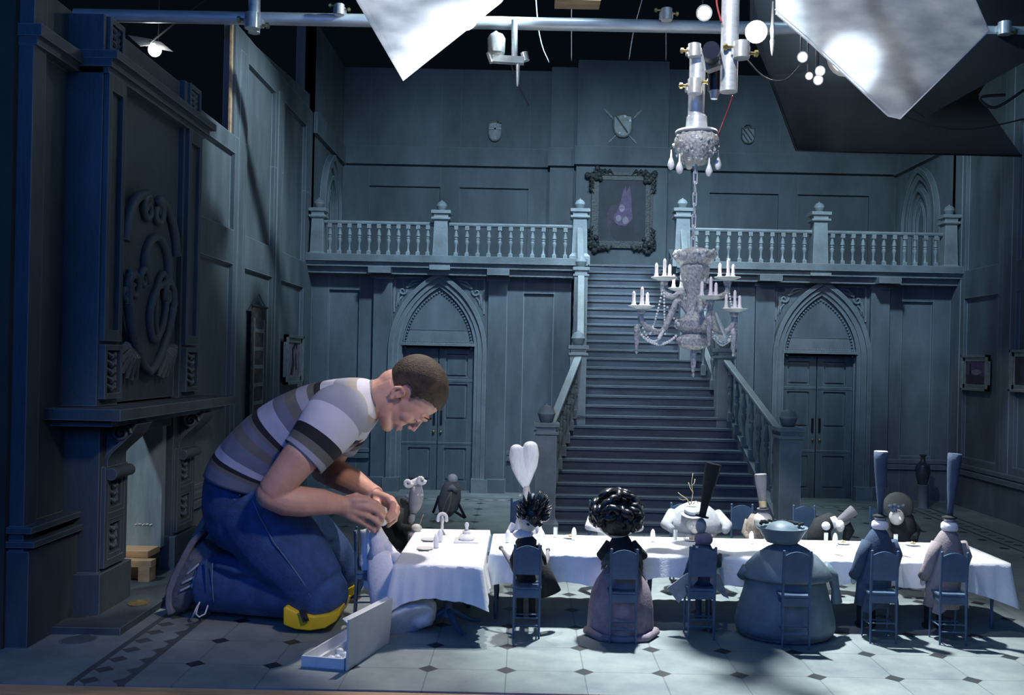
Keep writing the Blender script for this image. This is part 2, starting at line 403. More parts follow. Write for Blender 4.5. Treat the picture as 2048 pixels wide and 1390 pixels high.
# upper hall side wall with the pointed arch
def arch_pts(w, s, a, off=0, n=14, z0=None):
    cx = ((a-s)**2-w*w)/(2*w); r = w+cx+off
    t1 = math.acos(max(-1, min(1, cx/r)))
    pts = []
    if z0 is not None: pts.append((-w-off, z0))
    for i in range(n+1):
        t = t1*i/n; pts.append((cx-r*math.cos(t), s+r*math.sin(t)))
    pts += [(-x, z) for x, z in reversed(pts[:-1])]
    return pts
def arch_band(mb, w, s, a, d0, d1, z0, place, push):
    A = [place(x, z) for x, z in arch_pts(w, s, a, d0, z0=z0)]; B = [place(x, z) for x, z in arch_pts(w, s, a, d1, z0=z0)]
    mb.strip(A, B, push)
def arch_fill(mb, w, s, a, z0, place, push):
    mb.prism([place(x, z) for x, z in arch_pts(w, s, a, 0, z0=z0)], push)
def side_upper(name, X, sgn):
    m = MB()
    m.box(min(X, X-sgn*.05), max(X, X-sgn*.05), 5.2, 6.15, 1.25, 2.6 if sgn > 0 else 2.4)
    x0, x1 = sorted((X, X+sgn*.02)); m.box(x0, x1, 5.22, 6.07, 1.98, 2.095)
    yc = 5.66
    pl = lambda u, z: (X, yc+u, z)
    arch_band(m, .2, 1.62, 1.9, .02, .05, 1.33, pl, (sgn*.035, 0, 0))
    arch_band(m, .2, 1.62, 1.9, -.02, .02, 1.33, pl, (sgn*.02, 0, 0))
    arch_band(m, .17, 1.62, 1.85, -.04, -.02, 1.33, pl, (sgn*.028, 0, 0))
    arch_band(m, .12, 1.62, 1.8, -.02, 0, 1.33, pl, (sgn*.012, 0, 0))
    arch_band(m, .06, 1.6, 1.74, -.012, 0, 1.33, pl, (sgn*.012, 0, 0))
    struct(name, m, 'wall')
side_upper('wall_left_upper', XL, 1); side_upper('wall_right_upper', XR, -1)
m = MB(); m.box(XL-.1, XL, 5.2, 5.24, 1.25, 2.6); struct('trim_3', m, 'wall')

# right wall
wr = MB(); wr.box(XR+.02, XR+.05, 3.3, 5.25, 0, 2.35)
PR = [(4.72, 5.09), (4.18, 4.55), (3.6, 4.02)]
holes = [(a, b, .27, 1.125) for a, b in PR]+[(a, b, 1.276, 1.95) for a, b in PR]
cells(wr, 3.3, 5.25, 0, 2.35, holes, lambda a, b, c, d: wr.box(XR, XR+.025, a, b, c, d))
for y in (5.17, 4.635, 4.1): wr.box(XR-.004, XR, y-.04, y+.04, .232, 2.35)
wr.box(XR-.012, XR, 3.3, 5.25, .212, .232); wr.box(XR-.022, XR, 3.3, 5.25, .18, .204)
struct('wall_right', wr, 'wall')

# lower back wall with door bays
wb = MB()
for a, b in ((XL-.02, CX-1.07-.2), (CX-1.07+.2, .25), (1.0, CX+1.058-.2), (CX+1.058+.2, XR+.02)): wb.box(a, b, YB+.02, YB+.05, 0, 1.25)
for a, b in ((CX-1.07-.2, CX-1.07+.2), (CX+1.058-.2, CX+1.058+.2)): wb.box(a, b, YB+.02, YB+.05, .825, 1.25)
wb.box(XL-.02, XL+.04, YB+.05, YB+.06, 0, .01)
DX = (CX-1.07, CX+1.058)
def mirror(a, b): return (2*CX-b, 2*CX-a)
pan = [(-1.103, -.932), (-.014, .154)]
for side in (0, 1):
    f = (lambda a, b: (a, b)) if side == 0 else mirror
    hs = [(*f(a, b), .25, 1.115) for a, b in pan]
    dc = DX[side]; hs.append((dc-.205, dc+.205, -.1, .825)); hs.append((dc-.2, dc+.2, .825, .9))
    x0, x1 = (XL, .25) if side == 0 else (1.0, XR)
    cells(wb, x0, x1, 0, 1.24, hs, lambda a, b, c, d: wb.box(a, b, YB, YB+.022, c, d))
    for a, b in ((-.846, -.745), (-.209, -.106)):
        a, b = f(a, b); wb.box(a, b, YB-.035, YB, 0, 1.225); wb.box(a-.01, b+.01, YB-.048, YB, 0, .078)
        wb.box(a-.012, b+.012, YB-.05, YB, 1.18, 1.225)
    a, b = (XL, -.86) if side == 0 else (2.03, XR)
    for (a, b) in (f(XL, -.86), f(-.09, .25)):
        wb.box(a, b, YB-.012, YB, .212, .232); wb.box(a, b, YB-.022, YB, .18, .204)
struct('wall_back', wb, 'wall')

def door(name, dc):
    r = sroot(name, (dc, YB, 0))
    pl = lambda u, z: (dc+u, YB, z)
    s = MB(); m = s
    arch_band(m, .205, .78, 1.14, .045, .068, 0, pl, (0, -.055, 0))
    arch_band(m, .205, .78, 1.14, .018, .045, 0, pl, (0, -.036, 0))
    arch_band(m, .205, .78, 1.14, -.002, .018, 0, pl, (0, -.022, 0))
    m.box(dc-.29, dc-.2, YB-.06, YB, 0, .078); m.box(dc+.2, dc+.29, YB-.06, YB, 0, .078)
    obj('door_arch', m, 'stone', r)
    m = MB(); P_ = arch_pts(.2, .80, 1.13, -.016, n=22)
    for (x, z) in P_: m.ball((dc+x, YB-.006, z), .0062, 8, 6)
    for i in range(32): m.ball((dc-.19+i*.0123, YB-.018, .833), .0055, 8, 6)
    obj('bead_moulding', m, 'stone', r, smooth='all')
    m = MB(); arch_fill(m, .2, .80, 1.12, .825, lambda u, z: (dc+u, YB+.004, z), (0, .01, 0)); m.box(dc-.205, dc+.205, YB-.03, YB+.03, .812, .827)
    obj('tympanum', m, 'stone', r)
    # leaves
    for sg in (-1, 1):
        lf = MB(); x0, x1 = (dc-.2, dc-.004) if sg < 0 else (dc+.004, dc+.2)
        lf.box(x0, x1, YB+.055, YB+.065, 0, .825)
        hs = [(x0+.035, x1-.035, z0, z1) for z0, z1 in ((.055, .24), (.40, .60), (.64, .77))]
        cells(lf, x0, x1, 0, .825, hs, lambda a, b, c, d: lf.box(a, b, YB+.04, YB+.056, c, d))
        for h in hs: lf.box(h[0]+.012, h[1]-.012, YB+.044, YB+.056, h[2]+.012, h[3]-.012)
        lf.box(x0, x1, YB+.036, YB+.041, .612, .624); lf.box(x0, x1, YB+.036, YB+.041, .26, .27)
        lf2 = obj('door_leaf', lf, 'door', r)
        h = MB(); h.box(dc+sg*.02-.006, dc+sg*.02+.006, YB+.032, YB+.04, .37, .45); obj('push_plate', h, 'blackmetal', lf2)
        h = MB(); h.ball((dc+sg*.02, YB+.028, .33), .008, 12, 8); obj('door_knob', h, 'brass', lf2, smooth='all')
    m = MB(); m.box(dc-.2, dc+.2, YB+.066, YB+.072, 0, .83); obj('door_back', m, 'door', r)
    # carved spandrels
    for sg in (-1, 1):
        k = MB(); cx, cz = dc+sg*.205, 1.115
        for rr, tt in ((.026, 2.4), ):
            pts = []
            for i in range(40):
                t = i/39*4.2*PI/2; r0 = .004+.020*i/39; pts.append((cx+sg*-r0*math.cos(t), YB-.008, cz+r0*math.sin(t)))
            k.tube(pts, [.003+.004*i/39 for i in range(40)], 8)
        k.tube([(cx-sg*.02, YB-.008, cz+.02), (cx-sg*.05, YB-.008, cz+.032), (cx-sg*.085, YB-.008, cz+.045)], [.008, .009, .002], 8)
        k.tube([(cx-sg*.03, YB-.008, cz+.03), (cx-sg*.055, YB-.008, cz+.055), (cx-sg*.1, YB-.008, cz+.062)], [.005, .007, .002], 8)
        k.tube([(cx+sg*.022, YB-.008, cz-.01), (cx+sg*.028, YB-.008, cz-.045), (cx+sg*.035, YB-.008, cz-.09)], [.009, .009, .002], 8)
        k.tube([(cx+sg*.0, YB-.008, cz-.03), (cx+sg*.018, YB-.008, cz-.05), (cx+sg*.022, YB-.008, cz-.08)], [.004, .006, .002], 8)
        k.bar((cx+sg*.045, YB-.004, cz+.075), (cx+sg*.045, YB-.004, cz-.12), .008, .008, up=(0, 1, 0)); k.bar((cx+sg*.045, YB-.004, cz+.075), (cx-sg*.11, YB-.004, cz+.075), .008, .008, up=(0, 1, 0))
        obj('carved_spandrel', k, 'stone', r, smooth=True)
    return r
door('door_1', DX[0]); door('door_2', DX[1])

# balcony slab and cornice
bs = MB()
for (a, b) in ((XL, .33), (.815, XR)):
    bs.box(a, b, 5.10, YU, 1.262, 1.30); bs.box(a, b, 5.125, 5.25, 1.235, 1.262); bs.box(a, b, 5.16, 5.26, 1.2, 1.235)
bs.box(XL, .0, 5.6, YU, 1.30, 1.336); bs.box(.9, XR, 5.6, YU, 1.30, 1.336)
bs.box(.2, 1.0, 5.82, YU, 1.30, 1.336)
for dc in (-.8, -.155): bs.box(dc-.06, dc+.06, 5.09, 5.2, 1.2, 1.235); bs.box(2*CX-dc-.06, 2*CX-dc+.06, 5.09, 5.2, 1.2, 1.235)
struct('trim_4', bs, 'stone')
# upper back wall
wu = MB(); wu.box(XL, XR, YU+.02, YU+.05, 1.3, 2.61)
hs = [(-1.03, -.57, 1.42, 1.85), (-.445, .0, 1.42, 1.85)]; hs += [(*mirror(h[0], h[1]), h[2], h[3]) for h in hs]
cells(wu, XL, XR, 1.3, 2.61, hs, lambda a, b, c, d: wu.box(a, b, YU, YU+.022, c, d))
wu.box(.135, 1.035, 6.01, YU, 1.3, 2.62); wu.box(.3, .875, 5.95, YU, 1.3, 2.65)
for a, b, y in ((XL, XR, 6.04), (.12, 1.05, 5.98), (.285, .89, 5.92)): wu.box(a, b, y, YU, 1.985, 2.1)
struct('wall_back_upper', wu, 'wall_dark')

# near left wall piece with pillar
wn = MB(); wn.box(-1.33, -1.262, 2.36, 2.62, 0, 1.67); wn.box(-1.30, -1.238, 2.338, 2.40, 0, 1.67)
wn.box(-1.31, -1.215, 2.33, 2.62, 1.52, 1.55); wn.box(-1.31, -1.228, 2.335, 2.62, 1.50, 1.52)
wn.box(-1.31, -1.22, 2.33, 2.62, 0, .24); wn.box(-1.31, -1.205, 2.325, 2.62, .25, .265); wn.box(-1.31, -1.212, 2.325, 2.62, .285, .30)
struct('wall_left_near', wn, 'fire')
wn = MB(); wn.box(-1.42, -1.275, 2.32, 2.36, 0, 1.8); struct('trim_5', wn, 'raw_dark')
wn = MB(); wn.box(-1.22, -1.212, 3.80, 3.825, 1.63, 2.08); struct('trim_6', wn, 'raw')

# ------------------------------------------------------------------ fireplace
fp = thing('fireplace', 'tall carved stone fireplace with a crest overmantel against the left wall', 'fireplace', (-1.22, 2.95, 0))
X0 = -1.165
m = MB(); m.box(-1.27, X0-.02, 2.575, 3.31, .595, 1.655)
m.box(-1.275, X0, 2.56, 2.69, .59, 1.66); m.box(-1.275, X0, 3.17, 3.32, .59, 1.66)
obj('overmantel', m, 'fire', fp)
for a, b in ((2.585, 2.665), (3.2, 3.295)):
    m = MB(); cells(m, a-.015, b+.015, .77, 1.51, [(a+.006, b-.006, .8, 1.46)], lambda p, q, c, d: m.box(X0-.002, X0+.014, p, q, c, d)); obj('panel_pilaster', m, 'fire', fp)
m = MB(); m.box(-1.28, X0+.045, 2.545, 3.36, 1.535, 1.558); m.box(-1.28, X0+.028, 2.55, 3.34, 1.515, 1.535); m.box(-1.28, X0+.015, 2.56, 3.33, 1.50, 1.515)
obj('cornice', m, 'fire', fp)
def carved(y0, y1, z0, z1, seed, x=X0+.014):
    m = MB(); random.seed(seed); cells(m, y0, y1, z0, z1, [(y0+.012, y1-.012, z0+.015, z1-.015)], lambda p, q, c, d: m.box(x-.016, x+.004, p, q, c, d))
    yc = (y0+y1)/2; h = z1-z0-.04; n = max(3, int(h/.022))
    for i in range(n):
        z = z0+.02+h*(i+.5)/n
        for sg in (-1, 1):
            m.tube([(x-.008, yc, z-.01), (x+.0, yc+sg*.01, z), (x-.006, yc+sg*(y1-y0)*.3, z+.012)], [.003, .007, .002], 6)
        m.ball((x-.004, yc, z), .006, 8, 6)
    return m
for y0, y1 in ((2.57, 2.68), (3.185, 3.31)):
    obj('carved_block', carved(y0, y1, .61, .76, 3), 'fire', fp, smooth=True)
    obj('carved_block', carved(y0+.01, y1-.01, 1.565, 1.66, 5, X0+.006), 'fire', fp, smooth=True)
m = MB(); m.box(-1.28, X0+.105, 2.47, 3.46, .558, .588); m.box(-1.28, X0+.07, 2.5, 3.43, .54, .558)
obj('mantel_shelf', m, 'fire', fp)
m = MB(); m.box(-1.27, X0-.0, 2.585, 2.76, .0, .54); m.box(-1.27, X0+.015, 2.57, 2.775, 0, .13)
m.box(-1.2, X0-.0, 3.13, 3.32, 0, .54); m.box(-1.2, X0+.015, 3.12, 3.335, 0, .13); m.box(-1.22, X0-.01, 2.75, 3.14, .50, .54)
for a, b in ((2.6, 2.745), (3.145, 3.305)):
    cells(m, a, b, .14, .42, [(a+.02, b-.02, .16, .27), (a+.02, b-.02, .29, .39)], lambda p, q, c, d: m.box(X0, X0+.012, p, q, c, d))
obj('hearth_surround', m, 'fire', fp)
for a, b in ((2.63, 2.715), (3.175, 3.275)):
    for z0, z1 in ((.158, .272), (.288, .392)):
        obj('leaf_carving', carved(a-.005, b+.005, z0, z1, 4, X0+.006), 'fire', fp, smooth=True)
for a, b in ((2.61, 2.735), (3.155, 3.295)):
    m = MB(); yc = (a+b)/2; A = []; B = []
    for i in range(24):
        t = i/23; z = .54-.13*t; x = X0+.075*(1-t)**1.6+.012+.02*math.sin(PI*2*t)*.5
        A.append((x, a+.01, z)); B.append((x, b-.01, z))
    m.strip(A, B, (-.012, 0, 0)); 
    m.prism([(X0, a+.02, .54)]+[(p[0]-.01, a+.02, p[2]) for p in A]+[(X0, a+.02, .41)], (0, b-a-.04, 0))
    for yy in (a+.006, b-.006):
        pts = [(X0+.045+.028*(1-i/30)*math.cos(i*.42), yy, .515+.028*(1-i/30)*math.sin(i*.42)) for i in range(30)]; m.tube(pts, .0035, 6)
    m.tube([(X0+.022, a, .40), (X0+.022, b, .40)], .017, 14)
    obj('scroll_bracket', m, 'fire', fp, smooth=True)
# crest
m = MB()
yc, zc = 2.9, .96
shield = []
for i in range(25):
    t = i/24
    shield.append((-.20*math.sin(PI*min(1, t*1.15)/2+.0)*(1-.25*max(0, t-.8)), 0))
out = [(-.02, .255), (-.1, .235), (-.17, .15), (-.2, .06), (-.17, -.02), (-.2, -.06), (-.17, -.14), (-.1, -.22), (0, -.28)]
out = out+[(-a, b) for a, b in reversed(out[:-1])]
m.prism([(X0-.02, yc+a, zc+b) for a, b in out], (.02, 0, 0))
obj('crest_shield', m, 'fire', fp)
m = MB()
def scroll(pts, w0, w1):
    P_ = []
    for i in range(len(pts)-1):
        for k in range(6):
            t = k/6; p0 = Vector(pts[max(i-1, 0)]); p1 = Vector(pts[i]); p2 = Vector(pts[i+1]); p3 = Vector(pts[min(i+2, len(pts)-1)])
            P_.append(.5*((2*p1)+(p2-p0)*t+(2*p0-5*p1+4*p2-p3)*t*t+(3*p1-p0-3*p2+p3)*t**3))
    P_.append(Vector(pts[-1]))
    n = len(P_); m.tube([(X0+.008, yc+p[0], zc+p[1]) for p in P_], [w0+(w1-w0)*i/(n-1) for i in range(n)], 10)
def spiral(c, r, a0, turns, sg=1, n=16):
    return [(c[0]+r*(1-.85*i/n)*math.cos(a0+sg*turns*2*PI*i/n), c[1]+r*(1-.85*i/n)*math.sin(a0+sg*turns*2*PI*i/n)) for i in range(n+1)]
for sg in (-1, 1):
    scroll([(sg*-a, b) for a, b in [(.2, .1), (.18, .17), (.13, .23), (.06, .26)]]+[(sg*-a, b) for a, b in spiral((.04, .215), .04, PI/2, 1.3, -1)], .016, .007)
    scroll([(sg*a, b) for a, b in [(-.16, .02), (-.175, -.03)]]+[(sg*a, b) for a, b in spiral((-.19, -.05), .022, 0, 1.2, -1)], .008, .006)
    scroll([(sg*a, b) for a, b in reversed([(0, -.28), (-.06, -.25), (-.13, -.17), (-.17, -.08)])]+[], .016, .012)
    scroll([(sg*a, b) for a, b in [(-.17, -.08)]+spiral((-.13, -.03), .045, PI, 1.3, -1)], .016, .007)
scroll(spiral((-.06, -.0), .035, 0, 1.2)[::-1]+[(-.06, .06), (-.02, .12), (.05, .14), (.12, .09), (.13, .0)], .006, .014)
scroll([(.11, -.0), (.04, -.02), (-.01, -.1), (.02, -.18), (.09, -.14), (.12, -.05), (.1, .03), (.05, .0), (.03, -.1), (.06, -.17), (.1, -.12)], .013, .009)
obj('crest_scrollwork', m, 'fire', fp, smooth=True)
m = MB()
for sg in (-1, 1):
    for k in range(6):
        a = -.3-k*.32; p = (sg*.12, -.2); q = (p[0]+sg*.1*math.cos(a)*1.1, p[1]+.1*math.sin(a))
        m.tube([(X0-.004, yc+p[0], zc+p[1]), (X0+.012, yc+(p[0]+q[0])/2+sg*.012, zc+(p[1]+q[1])/2+.012), (X0+.002, yc+q[0], zc+q[1])], [.005, .014, .006], 8)
obj('crest_leaves', m, 'fire', fp, smooth=True)
m = MB(); m.box(-1.27, -1.04, 2.45, 3.5, .0, .02); obj('hearth_slab', m, 'fire', fp)
m = MB(); m.lathe([(.036, 0), (.036, .0015), (.031, .0015), (.031, .0005)], (-1.095, 2.70, .0205), 26, sx=.8); obj('hearth_port', m, 'brass', fp, smooth=True, label='pale ring round a hole in the hearth slab')
m = MB(); m.box(-1.52, -1.185, 3.09, 3.12, .1, .56); obj('cheek_board', m, 'cheek', fp, label='brightly lit side board with white scuff marks')
m = MB()
for i in range(5): m.tube([(-1.27+.012*i, 3.0885, .173+.003*(i%2)), (-1.262+.012*i, 3.0875, .177)], .0018, 6)
obj('scuff_mark', m, 'white', fp)
tb = thing('timber_block', 'raw pine blocks under the side board of the fireplace', 'timber', (-1.3, 3.05, 0))
m = MB(); m.box(-1.45, -1.19, 3.0, 3.1, .085, .105); m.box(-1.33, -1.29, 2.95, 3.0, .005, .085); m.box(-1.33, -1.16, 2.95, 2.99, .066, .086); m.box(-1.2, -1.165, 2.95, 3.0, .02, .066); m.box(-1.32, -1.2, 2.99, 3.0, .02, .066)
obj('plank', m, 'raw', tb)

# ------------------------------------------------------------------ staircase
st = thing('staircase', 'wide flared stone staircase rising to the balcony in the middle of the hall', 'staircase', (CX, 4.06, 0))
def lerp(T, y):
    for (a, va), (b, vb) in zip(T, T[1:]):
        if y <= b: return va+(vb-va)*(max(y, a)-a)/(b-a)
    return T[-1][1]
TL = [(4.06, .13), (4.35, .17), (4.67, .24), (5.17, .29), (5.85, .315)]
TR = [(4.06, 1.10), (4.35, 1.05), (4.67, .99), (5.17, .93), (5.85, .88)]
NS, RISE, RUN = 28, .0477, .0618
for i in range(NS):
    y0 = 4.07+RUN*i; y1 = y0+RUN*1.35; z1 = RISE*(i+1); z0 = z1-RISE if i else 0
    m = MB(); xl, xr = lerp(TL, y0), lerp(TR, y0); xl2, xr2 = lerp(TL, y1), lerp(TR, y1)
    m.box(xl, xr, y0+.006, y1, z0-.001 if i else 0, z1-.009); m.box(xl, xr, y0-.006, y1, z1-.009, z1)
    obj('step', m, 'step', st)
for T_, sg in ((TL, -1), (TR, 1)):
    m = MB(); A = []; B = []
    for i in range(15):
        y = 4.06+1.79*i/14; z = (y-4.07)/RUN*RISE+.075; A.append((lerp(T_, y), y, z)); B.append((lerp(T_, y), y, 0))
    m.strip(A, B, (sg*.03, 0, 0)); obj('stringer', m, 'stone', st)

def post(x, y, z0, z1, w, label, group, ballr=.028, flare=True, base=True):
    t = thing('newel_post', label, 'newel post', (x, y, z0), group)
    m = MB(); c = (x, y, 0); cz = z1
    if base: m.lathe([(w*.66, z0), (w*.66, z0+.045), (w*.5, z0+.06)], c, sq=True)
    m.lathe([(w*.5, z0+(.05 if base else 0)), (w*(.42 if flare else .5), cz-.055)], c, sq=True)
    obj('shaft', m, 'stone_lt', t)
    m = MB(); m.lathe([(w*.42, cz-.058), (w*.6, cz-.048), (w*.6, cz-.038), (w*.46, cz-.036), (w*.46, cz-.022), (w*.62, cz-.016), (w*.62, cz)], c, sq=True)
    obj('cap', m, 'stone_lt', t)
    m = MB(); r = ballr
    m.lathe([(r*.6, cz-.001), (r*.75, cz+.004), (r, cz+r*.9), (r*1.02, cz+r*.98), (r*1.06, cz+r), (r*1.06, cz+r*1.1), (r, cz+r*1.14), (r*.85, cz+r*1.6), (r*.5, cz+r*1.9), (r*.16, cz+r*2.02), (r*.12, cz+r*2.15), (0, cz+r*2.25)], c, 24)
    obj('ball_finial', m, 'stone', t, smooth=True)
    return t
gp = 'newel posts of the balcony'; gs = 'newel posts of the staircase'
post(-1.15, 5.17, 1.25, 1.55, .075, 'left end newel post of the balcony beside the left wall', gp)
post(-.475, 5.17, 1.225, 1.55, .085, 'balcony newel post above the left arched door', gp)
post(.285, 5.17, 1.27, 1.575, .085, 'balcony newel post at the left of the stair head', gp)
post(.848, 5.17, 1.27, 1.59, .085, 'balcony newel post at the right of the stair head behind the chandelier chain', gp)
post(1.60, 5.17, 1.235, 1.585, .085, 'balcony newel post above the right arched door', gp)
post(2.315, 5.17, 1.25, 1.585, .075, 'right end newel post of the balcony beside the right wall', gp)
post(.098, 4.06, 0, .475, .088, 'large newel post at the foot of the stairs, left side', gs, .037, False)
post(1.142, 4.06, 0, .478, .092, 'large newel post at the foot of the stairs, right side', gs, .037, False)
post(.262, 4.67, 0, .82, .08, 'newel post halfway up the stairs on the left', gs, .034, False)
post(.99, 4.67, 0, .82, .08, 'newel post halfway up the stairs on the right, under the chandelier', gs, .034, False)
post(.29, 5.05, .7, 1.245, .07, 'newel post under the balcony edge on the left of the stairs', gs, .03, False, False)
post(.86, 5.05, .7, 1.25, .07, 'newel post under the balcony edge on the right of the stairs', gs, .03, False, False)

BAL = [(.0085, .03), (.0085, .031), (.006, .035), (.0045, .055), (.0065, .075), (.0105, .09), (.0095, .1), (.0055, .105), (.009, .108), (.009, .113), (.0055, .116), (.011, .122), (.0085, .14), (.004, .16), (.004, .165)]
def baluster(x, y, z0, h=.185, k=1.15):
    m = MB(); s = h/.185; c = (x, y, z0)
    m.lathe([(.009*k, 0), (.009*k, .03*s)], c, sq=True); m.lathe([(r*k, z*s) for r, z in BAL], c, 12); m.lathe([(.009*k, .163*s), (.009*k, .185*s)], c, sq=True)
    return m
def balustrade(x0, x1, label, n=11):
    t = thing('balustrade', label, 'balustrade', ((x0+x1)/2, 5.17, 1.30), 'balcony balustrades')
    m = MB(); m.box(x0, x1, 5.145, 5.195, 1.275, 1.292); m.box(x0, x1, 5.14, 5.20, 1.292, 1.297); obj('bottom_rail', m, 'stone_lt', t)
    m = MB(); m.tube([(x0, 5.17, 1.478), (x1, 5.17, 1.478)], .010, 12, fl=1.3); obj('top_rail', m, 'stone_lt', t, smooth=True)
    for i in range(n): obj('baluster', baluster(x0+(x1-x0)*(i+.62)/(n+.24), 5.17, 1.296, .175), 'stone_lt', t, smooth=True)
balustrade(-1.12, -.515, 'balcony balustrade section nearest the left wall'); balustrade(-.43, .245, 'balcony balustrade section between the left door post and the stairs')
balustrade(.89, 1.56, 'balcony balustrade section right of the chandelier chain'); balustrade(1.64, 2.28, 'balcony balustrade section nearest the right wall')
def rail(a, b, label, n):
    a, b = Vector(a), Vector(b); t = thing('stair_rail', label, 'stair rail', tuple(a), 'sloping stair rails')
    m = MB(); m.bar(a, b, .036, .018); obj('handrail', m, 'stone_lt', t, mods=[('BEVEL', dict(width=.005, segments=2))])
    for i in range(n):
        p = a.lerp(b, (i+.7)/(n+.4)); z = max(0, (p.y-4.07)/RUN*RISE+.07); h = p.z-.008-z
        if h > .05: obj('baluster', baluster(p.x, p.y, z, h, 1.25), 'stone', t, smooth=True)
rail((.115, 4.11, .445), (.262, 4.63, .76), 'sloping stair rail on the lower left flight', 7)
rail((1.125, 4.11, .445), (.99, 4.63, .76), 'sloping stair rail on the lower right flight', 7)
rail((.275, 4.71, .84), (.29, 5.02, 1.2), 'sloping stair rail on the middle left flight', 3)
rail((.975, 4.71, .84), (.87, 5.02, 1.2), 'sloping stair rail on the middle right flight', 3)
rail((.29, 5.09, 1.27), (.285, 5.14, 1.47), 'short steep stair rail at the top left', 0)
rail((.86, 5.09, 1.27), (.85, 5.14, 1.47), 'short steep stair rail at the top right', 0)

# ------------------------------------------------------------------ things on the walls
def spear(a, b):
    m = MB(); a, b = Vector(a), Vector(b); d = (b-a).normalized(); m.tube([a, b], .004, 8)
    m.tube([b-d*.012, b+d*.006, b+d*.045], [.004, .012, .0005], 6); m.tube([a-d*.02, a, a+d*.02], [.001, .008, .004], 6)
    m.tube([b-d*.03, b-d*.02], .009, 8)
    return m
def shield_pts(w, h, n=10):
    P = [(-w, h*.42), (-w*.5, h*.46), (0, h*.52), (w*.5, h*.46), (w, h*.42)]
    R_ = [(w*math.cos(PI/2*i/n)**.8 if i < n else 0, -h*.5*math.sin(PI/2*i/n)) for i in range(n+1)]
    P += R_; P += [(-x, z) for x, z in reversed(R_[:-1])]
    return P
def wall_shield(c, w, h, Y, label, kind):
    t = thing('wall_shield', label, 'shield', (c.x, Y, c.z))
    P = shield_pts(w, h); B = lambda s_, y: [(c.x+x*s_, y, c.z+z*s_) for x, z in P]
    m = MB(); m.prism(B(1, Y), (0, -.012, 0)); obj('plate', m, 'frame2' if kind == 'spears' else 'stone', t)
    m = MB(); m.strip(B(1, Y-.012)+B(1, Y-.012)[:1], B(.86, Y-.012)+B(.86, Y-.012)[:1], (0, -.006, 0)); obj('rim', m, 'frame', t)
    m = MB(); Y2 = Y-.014
    if kind == 'cross':
        m.box(c.x-.006, c.x+.006, Y2-.005, Y2+.002, c.z-h*.42, c.z+h*.42); m.box(c.x-w*.86, c.x+w*.86, Y2-.005, Y2+.002, c.z+.01, c.z+.022)
        m.box(c.x-w*.8, c.x-.008, Y2-.003, Y2+.002, c.z+.026, c.z+h*.4)
        for dx in (.012, .03): m.box(c.x+dx, c.x+dx+.01, Y2-.004, Y2+.002, c.z+.03, c.z+.06)
        for dx in (-.028, .018): m.tube([(c.x+dx, Y2-.002, c.z-.045), (c.x+dx, Y2-.002, c.z-.015), (c.x+dx+.012, Y2-.002, c.z-.008), (c.x+dx+.014, Y2-.002, c.z-.03)], .0025, 6)
        obj('charge', m, 'frame2', t)
    else:
        m.bar((c.x-w*.75, Y2-.002, c.z+h*.38), (c.x+w*.5, Y2-.002, c.z-h*.3), .004, w*.42 if kind == 'spears' else w*.3, up=(0, 1, 0))
        if kind == 'stripes': m.bar((c.x-w*.8, Y2-.002, c.z+h*.1), (c.x+w*.05, Y2-.002, c.z-h*.4), .004, w*.25, up=(0, 1, 0)); m.bar((c.x-w*.1, Y2-.002, c.z+h*.42), (c.x+w*.85, Y2-.002, c.z-h*.12), .004, w*.25, up=(0, 1, 0))
        obj('bend', m, 'frame', t)
    if kind == 'spears':
        m = MB()
        for sx, sz_, r in ((.012, .055, .014), (.045, .03, .014), (-.02, -.05, .009)):
            q = [(c.x+sx+(r if k % 2 == 0 else r*.42)*math.sin(k*PI/5), Y2-.004, c.z+sz_+(r if k % 2 == 0 else r*.42)*math.cos(k*PI/5)) for k in range(10)]
            m.prism(q, (0, .006, 0))
        obj('star', m, 'shoe_lt', t)
        for sg in (-1, 1): obj('spear', spear((c.x-sg*.075, Y+.0, c.z-h*.62), (c.x+sg*.09, Y+.0, c.z+h*.46)).xf(Matrix.Translation((0, -.004, 0))), 'frame2', t, smooth=True)
    if kind == 'stripes':
        m = MB(); m.tube([(c.x-w*.5, Y-.008, c.z+h*.5), (c.x-w*.2, Y-.008, c.z+h*.62), (c.x, Y-.008, c.z+h*.56), (c.x+w*.2, Y-.008, c.z+h*.62), (c.x+w*.5, Y-.008, c.z+h*.5)], .005, 6); obj('crown', m, 'frame', t)
wall_shield(at(990, 262, 6.05), .045, .13, 6.07, 'small quartered shield high on the back wall, left of centre', 'cross')
wall_shield(at(1246, 250, 5.93), .062, .155, 5.95, 'shield with crossed spears and stars above the big portrait', 'spears')
wall_shield(at(1497, 270, 6.05), .045, .11, 6.07, 'small diagonally striped shield high on the back wall, right of the chandelier', 'stripes')

